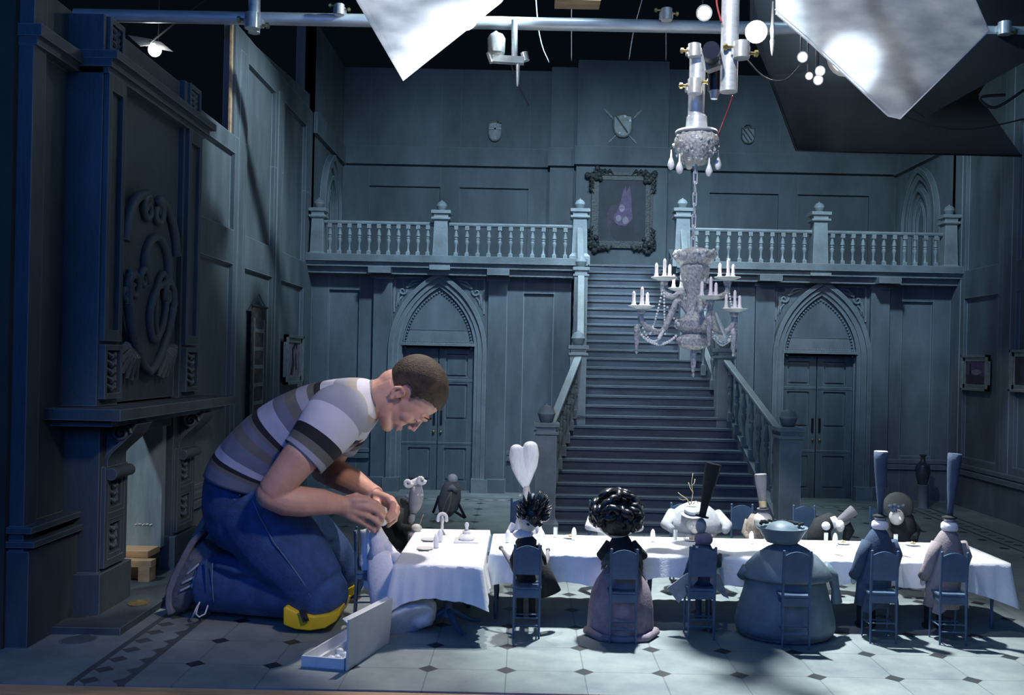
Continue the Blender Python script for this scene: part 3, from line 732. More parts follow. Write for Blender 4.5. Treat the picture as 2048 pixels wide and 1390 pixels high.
def picture_axes(o, ux, n): return lambda u, z, d: Vector((o[0], o[1], o[2]))+Vector(ux)*u+Vector((0, 0, z))+Vector(n)*d
def picture(name, label, cat, o, ux, n, w, h, fw, shapes, canv, fm='frame2', ornate=False):
    f = picture_axes(o, ux, n); t = thing(name, label, cat, tuple(o))
    m = MB()
    for a, b, c, d in ((-w/2, w/2, h/2-fw, h/2), (-w/2, w/2, -h/2, -h/2+fw), (-w/2, -w/2+fw, -h/2, h/2), (w/2-fw, w/2, -h/2, h/2)):
        m.prism([f(a, c, 0), f(b, c, 0), f(b, d, 0), f(a, d, 0)], Vector(n)*.014)
    for a, b, c, d in ((-w/2, w/2, h/2-fw*.35, h/2), (-w/2, w/2, -h/2, -h/2+fw*.35), (-w/2, -w/2+fw*.35, -h/2, h/2), (w/2-fw*.35, w/2, -h/2, h/2)):
        m.prism([f(a, c, .013), f(b, c, .013), f(b, d, .013), f(a, d, .013)], Vector(n)*.01)
    obj('frame', m, fm, t)
    if ornate:
        random.seed(2)
        for sx in (-1, 1):
            for sy in (-1, 1):
                m = MB()
                for k in range(26):
                    a = random.random()*2*PI; r = random.random()*.05
                    m.ball(f(sx*(w/2-.02)+r*math.cos(a), sy*(h/2-.02)+r*math.sin(a), .016+random.random()*.014), .008+random.random()*.012, 8, 6)
                for k in range(3):
                    m.tube([f(sx*(w/2-.02-.03*k), sy*(h/2-.01), .02), f(sx*(w/2-.05-.03*k), sy*(h/2+.012), .03), f(sx*(w/2-.075-.03*k), sy*(h/2-.014), .02)], [.006, .012, .004], 8)
                    m.tube([f(sx*(w/2-.01), sy*(h/2-.02-.03*k), .02), f(sx*(w/2+.012), sy*(h/2-.05-.03*k), .03), f(sx*(w/2-.014), sy*(h/2-.075-.03*k), .02)], [.006, .012, .004], 8)
                obj('carved_corner', m, fm, t, smooth=True)
    m = MB(); m.prism([f(-w/2+fw*.8, -h/2+fw*.8, .004), f(w/2-fw*.8, -h/2+fw*.8, .004), f(w/2-fw*.8, h/2-fw*.8, .004), f(-w/2+fw*.8, h/2-fw*.8, .004)], Vector(n)*.004)
    c = obj('canvas', m, canv, t)
    for i, (sm, polys) in enumerate(shapes):
        m = MB()
        for j_, P in enumerate(polys): m.prism([f(u*w, z*h, .0085+i*.0008+j_*.00015) for u, z in P], Vector(n)*.0004)
        obj('painted_figure', m, sm, c)
def ell(cx, cz, rx, rz, n=18, a0=0, a1=2*PI): return [(cx+rx*math.cos(a0+(a1-a0)*i/n), cz+rz*math.sin(a0+(a1-a0)*i/n)) for i in range(n)]
M['canvas_dark'] = mat('dark canvas', (.02, .024, .034), .7, var=.4, scale=9)
M['violet'] = mat('violet paint', (.085, .06, .12), .7, var=.4, scale=50)
M['violet_dk'] = mat('dull violet paint', (.035, .03, .048), .7, var=.4, scale=40)
M['lilac'] = mat('lilac paint', (.2, .17, .22), .7, var=.35, scale=22)
M['figure_dk'] = mat('dark paint', (.015, .018, .025), .7, var=.3)
# generic seated sitter with tall hair
picture('portrait', 'large dark portrait of a seated figure with tall violet hair in an ornate frame', 'painting', (.592, 5.95, 1.70), (1, 0, 0), (0, -1, 0), .385, .475, .045,
        [('violet_dk', [ell(-.12, -.12, .13, .2)]), ('figure_dk', [ell(.02, -.26, .2, .15)]),
         ('violet', [[(-.1, -.05), (-.02, .12), (.02, .28), (.06, .33), (.07, .24), (.12, .34), (.15, .18), (.16, .02), (.18, -.1), (.08, -.2), (-.05, -.2)], ell(0, -.1, .13, .1)]),
         ('lilac', [ell(.0, .03, .045, .05), ell(-.05, -.1, .05, .04), ell(.06, -.13, .05, .05)]), ('figure_dk', [ell(-.015, .035, .007, .006), ell(.018, .035, .007, .006)])],
        'canvas_dark', 'frame', True)
picture('painting', 'tall narrow painting of a dark curling shape in a silvery frame on the left wall', 'painting', (XL+.002, 4.83, .72), (0, 1, 0), (1, 0, 0), .34, .25, .038,
        [('figure_dk', [[(-.2, -.3), (-.05, -.32), (.05, -.1), (-.02, .15), (.1, .3), (.2, .2), (.22, .3), (.08, .4), (-.1, .2), (-.08, -.05), (-.14, -.2)], [(.1, .1), (.14, -.2), (.2, -.22), (.16, .15)]])], 'lilac')
picture('painting', 'small framed painting of a lone figure in a pale landscape on the right wall', 'painting', (XR-.006, 4.915, .725), (0, -1, 0), (-1, 0, 0), .28, .185, .032,
        [('violet_dk', [[(-.35, -.38), (.35, -.38), (.35, -.1), (-.35, -.05)]]), ('lilac', [ell(.05, .02, .2, .08)]), ('figure_dk', [[(-.22, -.1), (-.16, -.1), (-.17, .2), (-.21, .2)], ell(-.19, .22, .03, .04)])], 'violet')
picture('painting', 'dark framed painting cut off by the right edge of the photo', 'painting', (XR-.006, 4.42, .74), (0, -1, 0), (-1, 0, 0), .26, .2, .032,
        [('violet_dk', [ell(0, 0, .2, .2)])], 'canvas_dark')
t = thing('tapestry', 'long dark woven tapestry hanging from a cord on the left wall', 'tapestry', (XL+.008, 4.2, .95))
m = MB(); m.box(XL+.005, XL+.012, 4.09, 4.30, .30, .95); obj('weave', m, 'tap', t)
m = MB(); m.tube([(XL+.012, 4.08, .955), (XL+.012, 4.31, .955)], .006, 8); obj('rod', m, 'frame', t)
m = MB(); m.tube([(XL+.01, 4.09, .955), (XL+.008, 4.19, 1.01), (XL+.01, 4.30, .955)], .002, 6); obj('cord', m, 'wire', t)
m = MB()
for k in range(7): m.box(XL+.011, XL+.0135, 4.12+.0*k, 4.27, .36+.08*k, .375+.08*k)
for a in (4.115, 4.265): m.box(XL+.011, XL+.0135, a, a+.008, .34, .90)
obj('pattern_band', m, 'frame2', t)
def vase(px, py, label):
    g = at(px, py, 5.0); x, y = (px-VX-6)*5.0/F, 5.0
    t = thing('vase', label, 'vase', (x, y, .125), None)
    m = MB(); m.lathe([(.018, .125), (.024, .128), (.034, .17), (.038, .205), (.033, .23), (.015, .243), (.011, .258), (.011, .272), (.019, .281), (.017, .284)], (x, y, 0), 24); obj('body', m, 'vase', t, smooth=True)
    m = MB(); m.tube([(x-.03, y-.016, .215), (x-.008, y-.035, .20), (x+.014, y-.032, .17)], .004, 6); m.tube([(x-.008, y-.036, .222), (x+.014, y-.034, .20), (x+.03, y-.02, .185)], .004, 6); obj('relief', m, 'vase', t, smooth=True)
    p = MB(); p.lathe([(.03, 0), (.03, .006), (.026, .012), (.026, .115), (.029, .119), (.029, .125)], (x, y, 0), 24)
    o = obj('pedestal', p, 'stone', smooth=True); tag(o, 'round stone pedestal carrying the dark vase by the right wall', 'pedestal')
vase(1856, 1010, 'dark relief vase on a round pedestal in the right rear corner')

# ------------------------------------------------------------------ chairs
def make_chair():
    t = thing('dining_chair', 'x', 'chair')
    w, d, sh, h = .068, .07, .13, .248        # back rail faces -y
    for sg in (-1, 1):
        m = MB(); m.tube([(sg*w/2, -d/2-.004, 0), (sg*w/2, -d/2, sh), (sg*w/2, -d/2-.006, h-.006), (sg*w/2, -d/2-.007, h)], [.0028, .004, .0036, .003], 8)
        m.ball((sg*w/2, -d/2-.007, h), .0042, 8, 6); obj('rear_leg', m, 'chair', t, smooth=True)
        m = MB(); m.tube([(sg*w/2, d/2, 0), (sg*w/2, d/2-.003, sh)], [.0025, .004], 8); obj('front_leg', m, 'chair', t, smooth=True)
    m = MB(); m.box(-w/2-.005, w/2+.005, -d/2-.002, d/2+.003, sh, sh+.007); m.box(-w/2, w/2, -d/2-.003, -d/2+.004, sh-.022, sh); m.box(-w/2, w/2, d/2-.004, d/2, sh-.016, sh)
    for sg in (-1, 1): m.box(sg*w/2-.002, sg*w/2+.002, -d/2, d/2, sh-.016, sh)
    obj('seat', m, 'chair', t, mods=[('BEVEL', dict(width=.0015, segments=2))])
    A = []; B = []
    for i in range(9):
        x = -w/2+w*i/8; A.append((x, -d/2-.008, h-.012+.012*math.sin(PI*i/8))); B.append((x, -d/2-.004, h-.078))
    m = MB(); m.strip(A, B, (0, .005, 0)); obj('backrest', m, 'chair', t)
    m = MB()
    for z in (.035, .055): m.tube([(-w/2, -d/2-.002, z), (w/2, -d/2-.002, z)], .0022, 6)
    m.tube([(-w/2, d/2, .045), (w/2, d/2, .045)], .0022, 6)
    for sg in (-1, 1): m.tube([(sg*w/2, -d/2, .05), (sg*w/2, d/2, .05)], .0022, 6)
    obj('stretcher', m, 'chair', t, smooth=True)
    return t
chair0 = make_chair()
NEAR = [(.018, 2.54, 1, 'chair of the spiky black-haired guest, leftmost on the near side of the table', 0),
        (.272, 2.51, 1, 'chair of the guest with the huge black curls on the near side', .0),
        (.488, 2.56, 1, 'chair of the thin guest with the leaning black top hat', 0),
        (.722, 2.495, 1.03, 'chair behind the very wide guest in a brimmed hat', 0),
        (.978, 2.56, 1, 'chair of the navy-coated guest with a tall narrow hat', -.05),
        (1.165, 2.56, 1, 'chair of the grey-coated guest with a tall narrow hat, last on the near side', -.05)]
first = True
for x, y, s_, lab, rz in NEAR:
    if first: c = chair0; c.location = (x, y, 0); c['label'] = lab; first = False
    else: c = dup(chair0, (x, y, 0), rz, lab, s=s_)
    c['group'] = 'chairs on the near side of the long table'
for x, y, lab in ((.548, 3.18, 'far side chair of the hunched guest in a flat hat'), (.755, 3.18, 'far side chair behind the moustached guest'), (.968, 3.18, 'far side chair behind the guest leaning to the right'),
                  (.0, 3.2, 'far side chair of the guest with heart-shaped hair'), (.27, 3.2, 'far side chair hidden behind the big black curls'), (1.23, 3.18, 'far side chair of the guest in the round bonnet')):
    dup(chair0, (x, y, 0), PI, lab, 'chairs on the far side of the long table', 1.05)
dup(chair0, (-.43, 2.68, 0), -PI/2+.1, 'chair of the white-gowned puppet at the left end of the table', 'chairs at the left end of the table')
dup(chair0, (-.42, 3.0, 0), -PI/2-.1, 'chair of the puppet in the black tailcoat at the left end', 'chairs at the left end of the table')

# ------------------------------------------------------------------ tables and cloths
def cloth_mb(x0, x1, y0, y1, z, drop, corner, flare=.012, waves=9, seed=1, n=160, left_open=False):
    random.seed(seed); ph = [random.random()*6.28 for _ in range(6)]
    m = MB(); per = []; r = .006
    W_, D = x1-x0, y1-y0; tot = 2*(W_+D)
    for i in range(n):
        s = tot*i/n
        if s < W_: p = (x0+s, y0); nn = (0, -1); e = min(s, W_-s)
        elif s < W_+D: p = (x1, y0+s-W_); nn = (1, 0); e = min(s-W_, W_+D-s)
        elif s < 2*W_+D: p = (x1-(s-W_-D), y1); nn = (0, 1); e = min(s-W_-D, 2*W_+D-s)
        else: p = (x0, y1-(s-2*W_-D)); nn = (-1, 0); e = min(s-2*W_-D, tot-s)
        cx, cy = (p[0]-(x0+x1)/2)/(W_/2), (p[1]-(y0+y1)/2)/(D/2)
        c = math.exp(-e/.035); dg = Vector((math.copysign(1, cx), math.copysign(1, cy), 0)).normalized()
        N = (Vector((nn[0], nn[1], 0))*(1-c)+dg*c).normalized(); per.append((Vector((p[0], p[1], 0)), N, c, s))
    rg = [[Vector(((x0+x1)/2+(p.x-(x0+x1)/2)*k, (y0+y1)/2+(p.y-(y0+y1)/2)*k, z)) for p, N, c, s in per] for k in (.02, .5, .96)]
    for j in range(9):
        t = j/8; ring = []
        for p, N, c, s in per:
            wv = math.sin(s*waves*6.28/tot*6+ph[0])*.5+math.sin(s*waves*6.28/tot*2.3+ph[1])*.5
            dz = (drop+(corner-drop)*c+.012*math.sin(s*11+ph[2])+.008*math.sin(s*23+ph[3]))*t
            ring.append(p+N*((flare*(t**1.0)+wv*.008*t)*(1+1.2*c))+Vector((0, 0, z-(.0015 if j == 0 else 0)-dz)))
        rg.append(ring)
    m.rings(rg, cap=False); m.f.append(tuple(range(n-1, -1, -1)))
    return m
def table(name, label, x0, x1, y0, y1, legs):
    t = thing('dining_table', label, 'table', ((x0+x1)/2, (y0+y1)/2, 0))
    m = MB(); m.box(x0, x1, y0, y1, .186, .195); obj('tabletop', m, 'chair', t)
    for x, y, k in legs:
        m = MB()
        if k == 'leg': m.lathe([(.0035, 0), (.006, .03), (.004, .06), (.007, .12), (.009, .14), (.009, .186)], (x, y, 0), 12)
        else:
            m.lathe([(.02, .03), (.014, .05), (.01, .09), (.014, .13), (.02, .186)], (x, y, 0), 14)
            for a in range(4):
                an = a*PI/2+.5; m.tube([(x, y, .05), (x+.03*math.cos(an), y+.03*math.sin(an), .035), (x+.07*math.cos(an), y+.07*math.sin(an), .012), (x+.1*math.cos(an), y+.1*math.sin(an), .006)], [.01, .009, .006, .006], 8)
        obj('leg' if k == 'leg' else 'pedestal', m, 'chair', t, smooth=True)
table('t', 'short head table under the white cloth at the left end of the banquet', -.325, -.108, 2.475, 2.985, [(-.2, 2.6, 'p'), (-.2, 2.88, 'p')])
table('t', 'long banquet table under the white cloth', -.095, 1.375, 2.665, 2.935, [(-.07, 2.69, 'leg'), (.37, 2.69, 'leg'), (.86, 2.69, 'leg'), (1.35, 2.69, 'leg'), (-.07, 2.91, 'leg'), (.37, 2.91, 'leg'), (.86, 2.91, 'leg'), (1.35, 2.91, 'leg')])
o = obj('tablecloth', cloth_mb(-.333, -.1, 2.462, 2.995, .199, .088, .125, seed=3, waves=8), 'cloth', smooth='all'); tag(o, 'white linen cloth hanging over the short head table', 'tablecloth')
o = obj('tablecloth', cloth_mb(-.088, 1.385, 2.652, 2.945, .197, .075, .115, seed=5, waves=14, n=320), 'cloth', smooth='all'); tag(o, 'white linen cloth running the length of the long table', 'tablecloth')
ZT = .2
# tableware
gl = MB(); gl.lathe([(.008, 0), (.0085, .001), (.0015, .003), (.0015, .014), (.006, .018), (.0075, .034), (.007, .034), (.0055, .019), (0, .017)], (0, 0, 0), 16)
def put(name, mb, mt, label, cat, group, p, rz=0):
    o = obj(name, MB().add(mb.v, mb.f).xf(Matrix.Translation(p) @ Matrix.Rotation(rz, 4, 'Z')), mt, smooth=True); return tag(o, label, cat, group)
pm = MB(); pm.lathe([(.012, 0), (.02, .002), (.024, .004), (.023, .005), (.012, .003), (0, .003)], (0, 0, 0), 24)
sm = MB(); sm.lathe([(.007, 0), (.0075, .02), (.006, .03), (.003, .036), (0, .038)], (0, 0, 0), 14)
tm = MB(); tm.lathe([(.006, 0), (.0065, .03), (.006, .03), (.0055, .002), (0, .002)], (0, 0, 0), 14)
km = MB(); km.box(-.0015, .0015, -.014, .014, 0, .0015); km.box(-.0022, .0022, .002, .016, 0, .0012)
km.v = [v+Vector((0, 0, .0)) for v in km.v]
GA = {.15: 'between the heart-haired and curly guests', .52: 'by the hunched guest', .80: 'before the moustached guest', .985: 'before the guest leaning to the right', 1.2: 'before the guest in the great round hat'}
for x, where in GA.items():
    p = put('plate', pm, 'porc', 'white plate with a morsel, '+where, 'plate', 'plates on the long table', (x, 2.885, ZT-.001))
    m = MB(); m.ball((x, 2.885, ZT+.006), .006, 8, 6, szz=.7); m.ball((x+.006, 2.882, ZT+.005), .004, 8, 6)
    o = obj('food', m, 'gold', smooth=True); tag(o, 'small golden morsel on the plate '+where, 'food', 'morsels on the plates')
    put('water_glass', tm, 'glass', 'clear tumbler beside the plate '+where, 'glass', 'tumblers on the long table', (x-.045, 2.9, ZT-.002))
for x, where in ((-.04, 'left of the spiky-haired guest'), (.055, 'right of the spiky-haired guest'), (-.01, 'just behind the spiky-haired guest'), (.16, 'between the first two near chairs'), (.40, 'left of the leaning top hat'), (.70, 'left of the brimmed hat'), (.955, 'right of the brimmed hat')):
    put('napkin', sm, 'cloth', 'folded white napkin standing on the long cloth '+where, 'napkin', 'standing napkins', (x, 2.80 if x < .1 else 2.86, ZT-.002))
for i, (x, y, wh) in enumerate(((.80, 2.70, 'left of the navy coat, outer'), (.815, 2.70, 'left of the navy coat, inner'), (.915, 2.70, 'beside the navy coat'), (1.07, 2.70, 'left of the grey coat, outermost'), (1.09, 2.705, 'left of the grey coat, middle of three'), (1.11, 2.70, 'left of the grey coat, innermost'), (1.27, 2.88, 'near the right end, left one'), (1.29, 2.875, 'near the right end, right one'))):
    put('knife', km, 'blackmetal', 'tiny dark knife on the white cloth '+wh, 'cutlery', 'cutlery on the long table', (x, y, ZT-.001), .5)
# head table ware
def P2(px, py): # point on the table top
    dx, dy = px-VX, py-VY; u = dx*math.cos(R)+dy*math.sin(R); v = -dx*math.sin(R)+dy*math.cos(R); Y = F*(H-ZT)/v; return Vector((u*Y/F, Y, ZT))
p = P2(933, 1082)
t = thing('cake_stand', 'white tiered dish with a knob on a square tray on the head table', 'dish', tuple(p))
m = MB(); m.box(p.x-.036, p.x+.036, p.y-.035, p.y+.035, ZT-.001, ZT+.004); obj('tray', m, 'porc', t)
m = MB(); m.lathe([(.022, ZT+.004), (.024, ZT+.012), (.018, ZT+.02), (.012, ZT+.023), (.012, ZT+.03), (.005, ZT+.034), (.004, ZT+.04), (.007, ZT+.047), (.005, ZT+.054), (0, ZT+.056)], (p.x, p.y, 0), 24); obj('tureen', m, 'porc', t, smooth=True)
for px, py, wh in ((850, 1098, 'near the white-gowned puppet'), (858, 1080, 'near the black tailcoat')):
    q = P2(px, py); put('plate', pm, 'porc', 'small white plate on the head table '+wh, 'plate', None, (q.x, q.y, ZT-.001))
    put('fork', km, 'blackmetal', 'dark fork beside the plate '+wh, 'cutlery', None, (q.x+.0, q.y-.028, ZT), 1.5)
for px, py, wh in ((872, 1095, 'nearest the front edge'), (880, 1083, 'in front of the silver figurine')):
    q = P2(px, py); put('napkin', sm, 'cloth', 'folded white napkin on the head table '+wh, 'napkin', None, (q.x, q.y, ZT))
q = P2(884, 1068)
t = thing('figurine', 'silver wreathed figurine standing at the back of the head table', 'figurine', tuple(q))
m = MB(); m.lathe([(.01, ZT-.001), (.008, ZT+.005), (.003, ZT+.012), (.005, ZT+.02), (.004, ZT+.03), (.007, ZT+.045), (.004, ZT+.055), (0, ZT+.058)], (q.x, q.y, 0), 14); obj('stem', m, 'chrome', t, smooth=True)
m = MB(); m.tube([(q.x+.013*math.cos(a*PI/8), q.y, ZT+.05+.013*math.sin(a*PI/8)) for a in range(-1, 10)], .005, 8)
for sg in (-1, 1): m.ball((q.x+sg*.013, q.y, ZT+.043), .006, 8, 6)
obj('wreath', m, 'white_hair', t, smooth=True)

# ------------------------------------------------------------------ the kneeling man
Y0 = 2.68
man = thing('person', 'kneeling person in a striped t-shirt, jeans and yellow knee pads bending over a puppet', 'person', (-.75, 2.7, 0))
skb = MB()
# head, local axes: x to the face, y to the person's left, z to the crown
hc = at(829, 784, Y0)
Uv = Vector((.95, 0, .31)).normalized(); Fv = Vector((.31, 0, -.95)).normalized(); Lv = Uv.cross(Fv)
HM = Matrix.Translation(hc) @ Matrix((( Fv.x, Lv.x, Uv.x, 0), (Fv.y, Lv.y, Uv.y, 0), (Fv.z, Lv.z, Uv.z, 0), (0, 0, 0, 1))) @ Matrix.Scale(.915, 4)
hd = MB()
hd.ball((-.012, 0, .018), 1, 28, 20, sx=.096, sy=.075, szz=.088)
hd.ball((.03, 0, -.015), 1, 24, 16, sx=.062, sy=.064, szz=.065)
hd.ball((.032, 0, -.06), 1, 24, 16, sx=.056, sy=.052, szz=.056)
hd.ball((.045, 0, -.045), 1, 20, 14, sx=.045, sy=.045, szz=.05)
hd.tube([(.0, .045, -.075), (.04, .036, -.1), (.07, .015, -.112), (.078, 0, -.113), (.07, -.015, -.112), (.04, -.036, -.1), (.0, -.045, -.075)], [.02, .02, .018, .018, .018, .02, .02], 14)
hd.ball((.078, 0, -.106), .015); hd.ball((.05, 0, -.066), 1, 20, 14, sx=.041, sy=.039, szz=.04); hd.ball((.058, 0, -.09), .0255); hd.ball((.062, 0, -.03), 1, 20, 14, sx=.03, sy=.046, szz=.034); hd.ball((-.03, 0, -.055), 1, 20, 14, sx=.06, sy=.055, szz=.06)
hd.tube([(.078, .04, .004), (.089, .022, .012), (.091, 0, .008), (.089, -.022, .012), (.078, -.04, .004)], [.008, .010, .009, .010, .008], 12)
hd.tube([(.084, 0, .004), (.094, 0, -.012), (.106, 0, -.032), (.112, 0, -.042)], [.007, .0075, .009, .0095], 12)
for s_ in (-1, 1):
    hd.ball((.101, s_*.0105, -.046), .0078); hd.ball((.062, s_*.036, -.038), 1, sx=.023, sy=.022, szz=.024)
    hd.ball((.0765, s_*.029, -.012), .0125)
    # ear
    e = [(-.008, s_*.070, -.062), (-.022, s_*.082, -.056), (-.030, s_*.088, -.040), (-.024, s_*.088, -.024), (-.008, s_*.083, -.018), (.003, s_*.076, -.028)]
    hd.tube(e, [.006, .0065, .006, .006, .005, .004], 10); hd.ball((-.006, s_*.073, -.062), .0085); hd.ball((-.011, s_*.074, -.040), 1, sx=.017, sy=.006, szz=.019)
    hd.tube([(-.004, s_*.08, -.05), (-.014, s_*.082, -.038), (-.012, s_*.083, -.022)], .004, 8)
hd.tube([(.088, .019, -.077), (.0975, .006, -.073), (.0985, 0, -.0735), (.0975, -.006, -.073), (.088, -.019, -.077)], [.003, .0052, .005, .0052, .003], 10)
hd.tube([(.087, .018, -.080), (.095, .007, -.086), (.096, 0, -.0865), (.095, -.007, -.086), (.087, -.018, -.080)], [.003, .0058, .006, .0058, .003], 10)
hd.xf(HM); skb.add(hd.v, hd.f)
skb.tube([at(690, 812, Y0), at(735, 803, Y0), at(765, 795, Y0), at(795, 782, Y0)], [.066, .057, .056, .058], 22)
skb.tube([at(742, 812, Y0-.0), at(775, 812, Y0), at(795, 812, Y0)], [.036, .034, .03], 14)
# near (right) arm
A = lambda L: [at(*p) for p in L]
skb.tube(A([(672, 822, 2.53), (640, 868, 2.49), (600, 915, 2.46), (562, 962, 2.45), (544, 984, 2.45)]), [.052, .052, .05, .043, .04], 18)
skb.ball(at(541, 989, 2.45), .0385)
skb.tube(A([(541, 990, 2.45), (570, 1000, 2.46), (605, 1003, 2.48), (645, 1004, 2.51), (676, 1009, 2.54), (694, 1013, 2.55)]), [.038, .042, .041, .035, .0275, .027], 18, fl=.95)
kn = [(734, 1001, 2.55), (739, 1015, 2.545), (734, 1030, 2.55), (723, 1043, 2.56)]
for k in kn: skb.tube([at(684, 1004+ (k[1]-1001)*.42, 2.55), at((684+k[0])/2, (1004+(k[1]-1001)*.42+k[1])/2-1, 2.545), at(*k)], [.0155, .0145, .0115], 12)
def finger(pts, r): 
    P = A(pts); skb.tube(P, [r[0]+(r[1]-r[0])*i/(len(P)-1) for i in range(len(P))], 12); skb.ball(P[-1], r[1]); [skb.ball(p, r[0]*1.03) for p in P[1:-1]]
finger([kn[0], (752, 1008, 2.56), (763, 1018, 2.585), (768, 1030, 2.60)], (.0105, .0078))
finger([kn[1], (755, 1022, 2.555), (764, 1032, 2.58), (764, 1042, 2.60)], (.0105, .0078))
finger([kn[2], (748, 1038, 2.56), (757, 1046, 2.59), (756, 1055, 2.605)], (.0098, .0075))
finger([kn[3], (734, 1051, 2.57), (744, 1057, 2.59), (748, 1063, 2.61)], (.0088, .0068))
finger([(690, 1000, 2.57), (712, 994, 2.60), (733, 999, 2.62), (748, 1010, 2.625), (757, 1019, 2.62)], (.013, .009))
# far (left) arm
skb.tube(A([(700, 835, 2.83), (672, 890, 2.88), (650, 935, 2.9)]), [.05, .05, .044], 16)
skb.ball(at(648, 938, 2.9), .042)
skb.tube(A([(648, 938, 2.9), (675, 950, 2.87), (705, 964, 2.83), (735, 982, 2.78), (752, 992, 2.75)]), [.042, .044, .041, .030, .028], 16)
kf = [(775, 996, 2.68), (784, 1000, 2.70), (788, 1007, 2.725), (786, 1015, 2.75)]
for k in kf: skb.tube([at(750, 990, 2.75), at((750+k[0])/2, (990+k[1])/2, (2.75+k[2])/2), at(*k)], [.016, .015, .012], 12)
finger([kf[0], (786, 1010, 2.655), (783, 1024, 2.64), (774, 1033, 2.63)], (.0108, .008))
finger([kf[1], (793, 1016, 2.675), (789, 1031, 2.655), (778, 1041, 2.64)], (.0108, .008))
finger([kf[2], (794, 1024, 2.70), (789, 1039, 2.68), (778, 1048, 2.665)], (.0098, .0075))
finger([kf[3], (790, 1031, 2.73), (785, 1043, 2.71), (776, 1052, 2.70)], (.0088, .0068))
finger([(752, 998, 2.73), (754, 1006, 2.69), (758, 1016, 2.66), (765, 1024, 2.645)], (.013, .009))
obj('body', skb, 'skin', man, smooth='all', mods=[('REMESH', dict(mode='VOXEL', voxel_size=.0026, use_smooth_shade=True)), ('SMOOTH', dict(factor=.6, iterations=9))])
# facial details
fd = MB()
for s_ in (-1, 1): fd.tube([(.0885, s_*.018, -.0155), (.0905, s_*.028, -.0175), (.086, s_*.04, -.015)], [.0008, .0014, .0008], 6)
fd.xf(HM); obj('eyelash', fd, 'hair', man)
fd = MB()
for s_ in (-1, 1): fd.tube([(.098, s_*.008, .014), (.096, s_*.026, .022), (.084, s_*.043, .012)], [.002, .0032, .0015], 8)
fd.xf(HM); obj('eyebrow', fd, 'hair', man)
# hair
hr = MB(); n, mm = 64, 44; vs = []; keep = []
for i in range(mm+1):
    t = PI*i/mm
    for k in range(n):
        a = 2*PI*k/n; x, y, z = math.sin(t)*math.cos(a), math.sin(t)*math.sin(a), math.cos(t)
        vs.append(Vector((-.012+x*.1015, y*.0805, .018+z*.0935)))
def hl(v):
    if v.x > .05: lim = .052+.3*max(0, .07-v.x)*-1
    elif v.x > .02: lim = .052-(.05-v.x)*1.3
    elif v.x > .006: lim = -.012
    elif v.x > -.03: lim = .0
    else: lim = -.045-(-.03-v.x)*.35
    return v.z > lim
fs = [(i*n+k, i*n+(k+1)%n, (i+1)*n+(k+1)%n, (i+1)*n+k) for i in range(mm) for k in range(n)]
hr.v = vs; hr.f = [f for f in fs if sum(hl(vs[j]) for j in f) >= 3]
used = sorted({j for f in hr.f for j in f}); mp_ = {j: i for i, j in enumerate(used)}
hr.v = [vs[j] for j in used]; hr.f = [tuple(mp_[j] for j in f) for f in hr.f]
hr.xf(HM @ Matrix.Diagonal((.985, .99, .965, 1)))
obj('hair', hr, 'hair', man, smooth='all', mods=[('SOLIDIFY', dict(thickness=.006, offset=0)), ('SUBSURF', dict(levels=1, render_levels=1))])
# shirt
GB, BK, OL, LV, WH, LG, BE = (.13, .15, .22), (.012, .013, .02), (.13, .125, .12), (.36, .38, .52), (.56, .56, .66), (.3, .32, .4), (.34, .31, .28)
M['shirt'] = stripes('striped jersey', [(0, GB), (.055, OL), (.075, BK), (.095, LV), (.13, GB), (.2, OL), (.25, GB), (.285, OL), (.30, BK), (.325, LV), (.40, GB), (.455, OL), (.51, LG), (.565, OL), (.6, BK), (.635, WH), (.71, LG), (.79, BE), (.86, WH)])
TS = [((421, 940), (560, 985), .168, .0), ((430, 912), (578, 975), .170, .055), ((462, 868), (606, 955), .172, .16), ((515, 818), (640, 938), .176, .30), ((570, 785), (675, 920), .182, .43), ((625, 765), (708, 895), .188, .56),
      ((672, 757), (736, 868), .188, .69), ((708, 754), (752, 845), .165, .80), ((730, 757), (757, 832), .115, .90), ((742, 761), (757, 822), .078, .97), ((746, 764), (757, 818), .068, 1.0)]
sh = MB(); rg = []; N = 40
for B_, F_, hw, s_ in TS:
    b, f = at(*B_, Y0), at(*F_, Y0); c = (b+f)/2; d = (f-b)/2; r = []
    for k in range(N):
        a = 2*PI*k/N; ca, sa = math.cos(a), math.sin(a); p = .82
        r.append(c+d*math.copysign(abs(ca)**p, ca)+Vector((0, hw*math.copysign(abs(sa)**p, sa), 0)))
    rg.append(r)
sh.rings(rg, cap=False, uvs=[t[3] for t in TS])
def sleeve(pts, rad, up=(0, 1, 0)):
    P = A(pts); rr = []
    for i, p in enumerate(P):
        d = (P[min(i+1, len(P)-1)]-P[max(i-1, 0)]).normalized(); x = d.cross(Vector(up)).normalized(); y = d.cross(x)
        rr.append([p+x*math.cos(2*PI*k/24)*rad[i]+y*math.sin(2*PI*k/24)*rad[i]*.95 for k in range(24)])
    sh.rings(rr, cap=False, uvs=[.84-.32*i/(len(P)-1) for i in range(len(P))])
sleeve([(700, 800, 2.60), (688, 812, 2.56), (674, 830, 2.53), (655, 855, 2.505), (636, 880, 2.49), (614, 906, 2.475), (606, 914, 2.47)], [.045, .078, .084, .080, .073, .066, .066])
sleeve([(712, 805, 2.76), (704, 818, 2.80), (694, 840, 2.84), (684, 865, 2.87), (672, 893, 2.88)], [.045, .076, .08, .074, .064])
obj('shirt', sh, 'shirt', man, smooth='all', mods=[('SUBSURF', dict(levels=2, render_levels=2)), ('SOLIDIFY', dict(thickness=.004, offset=-1))])
m = MB(); rim = []
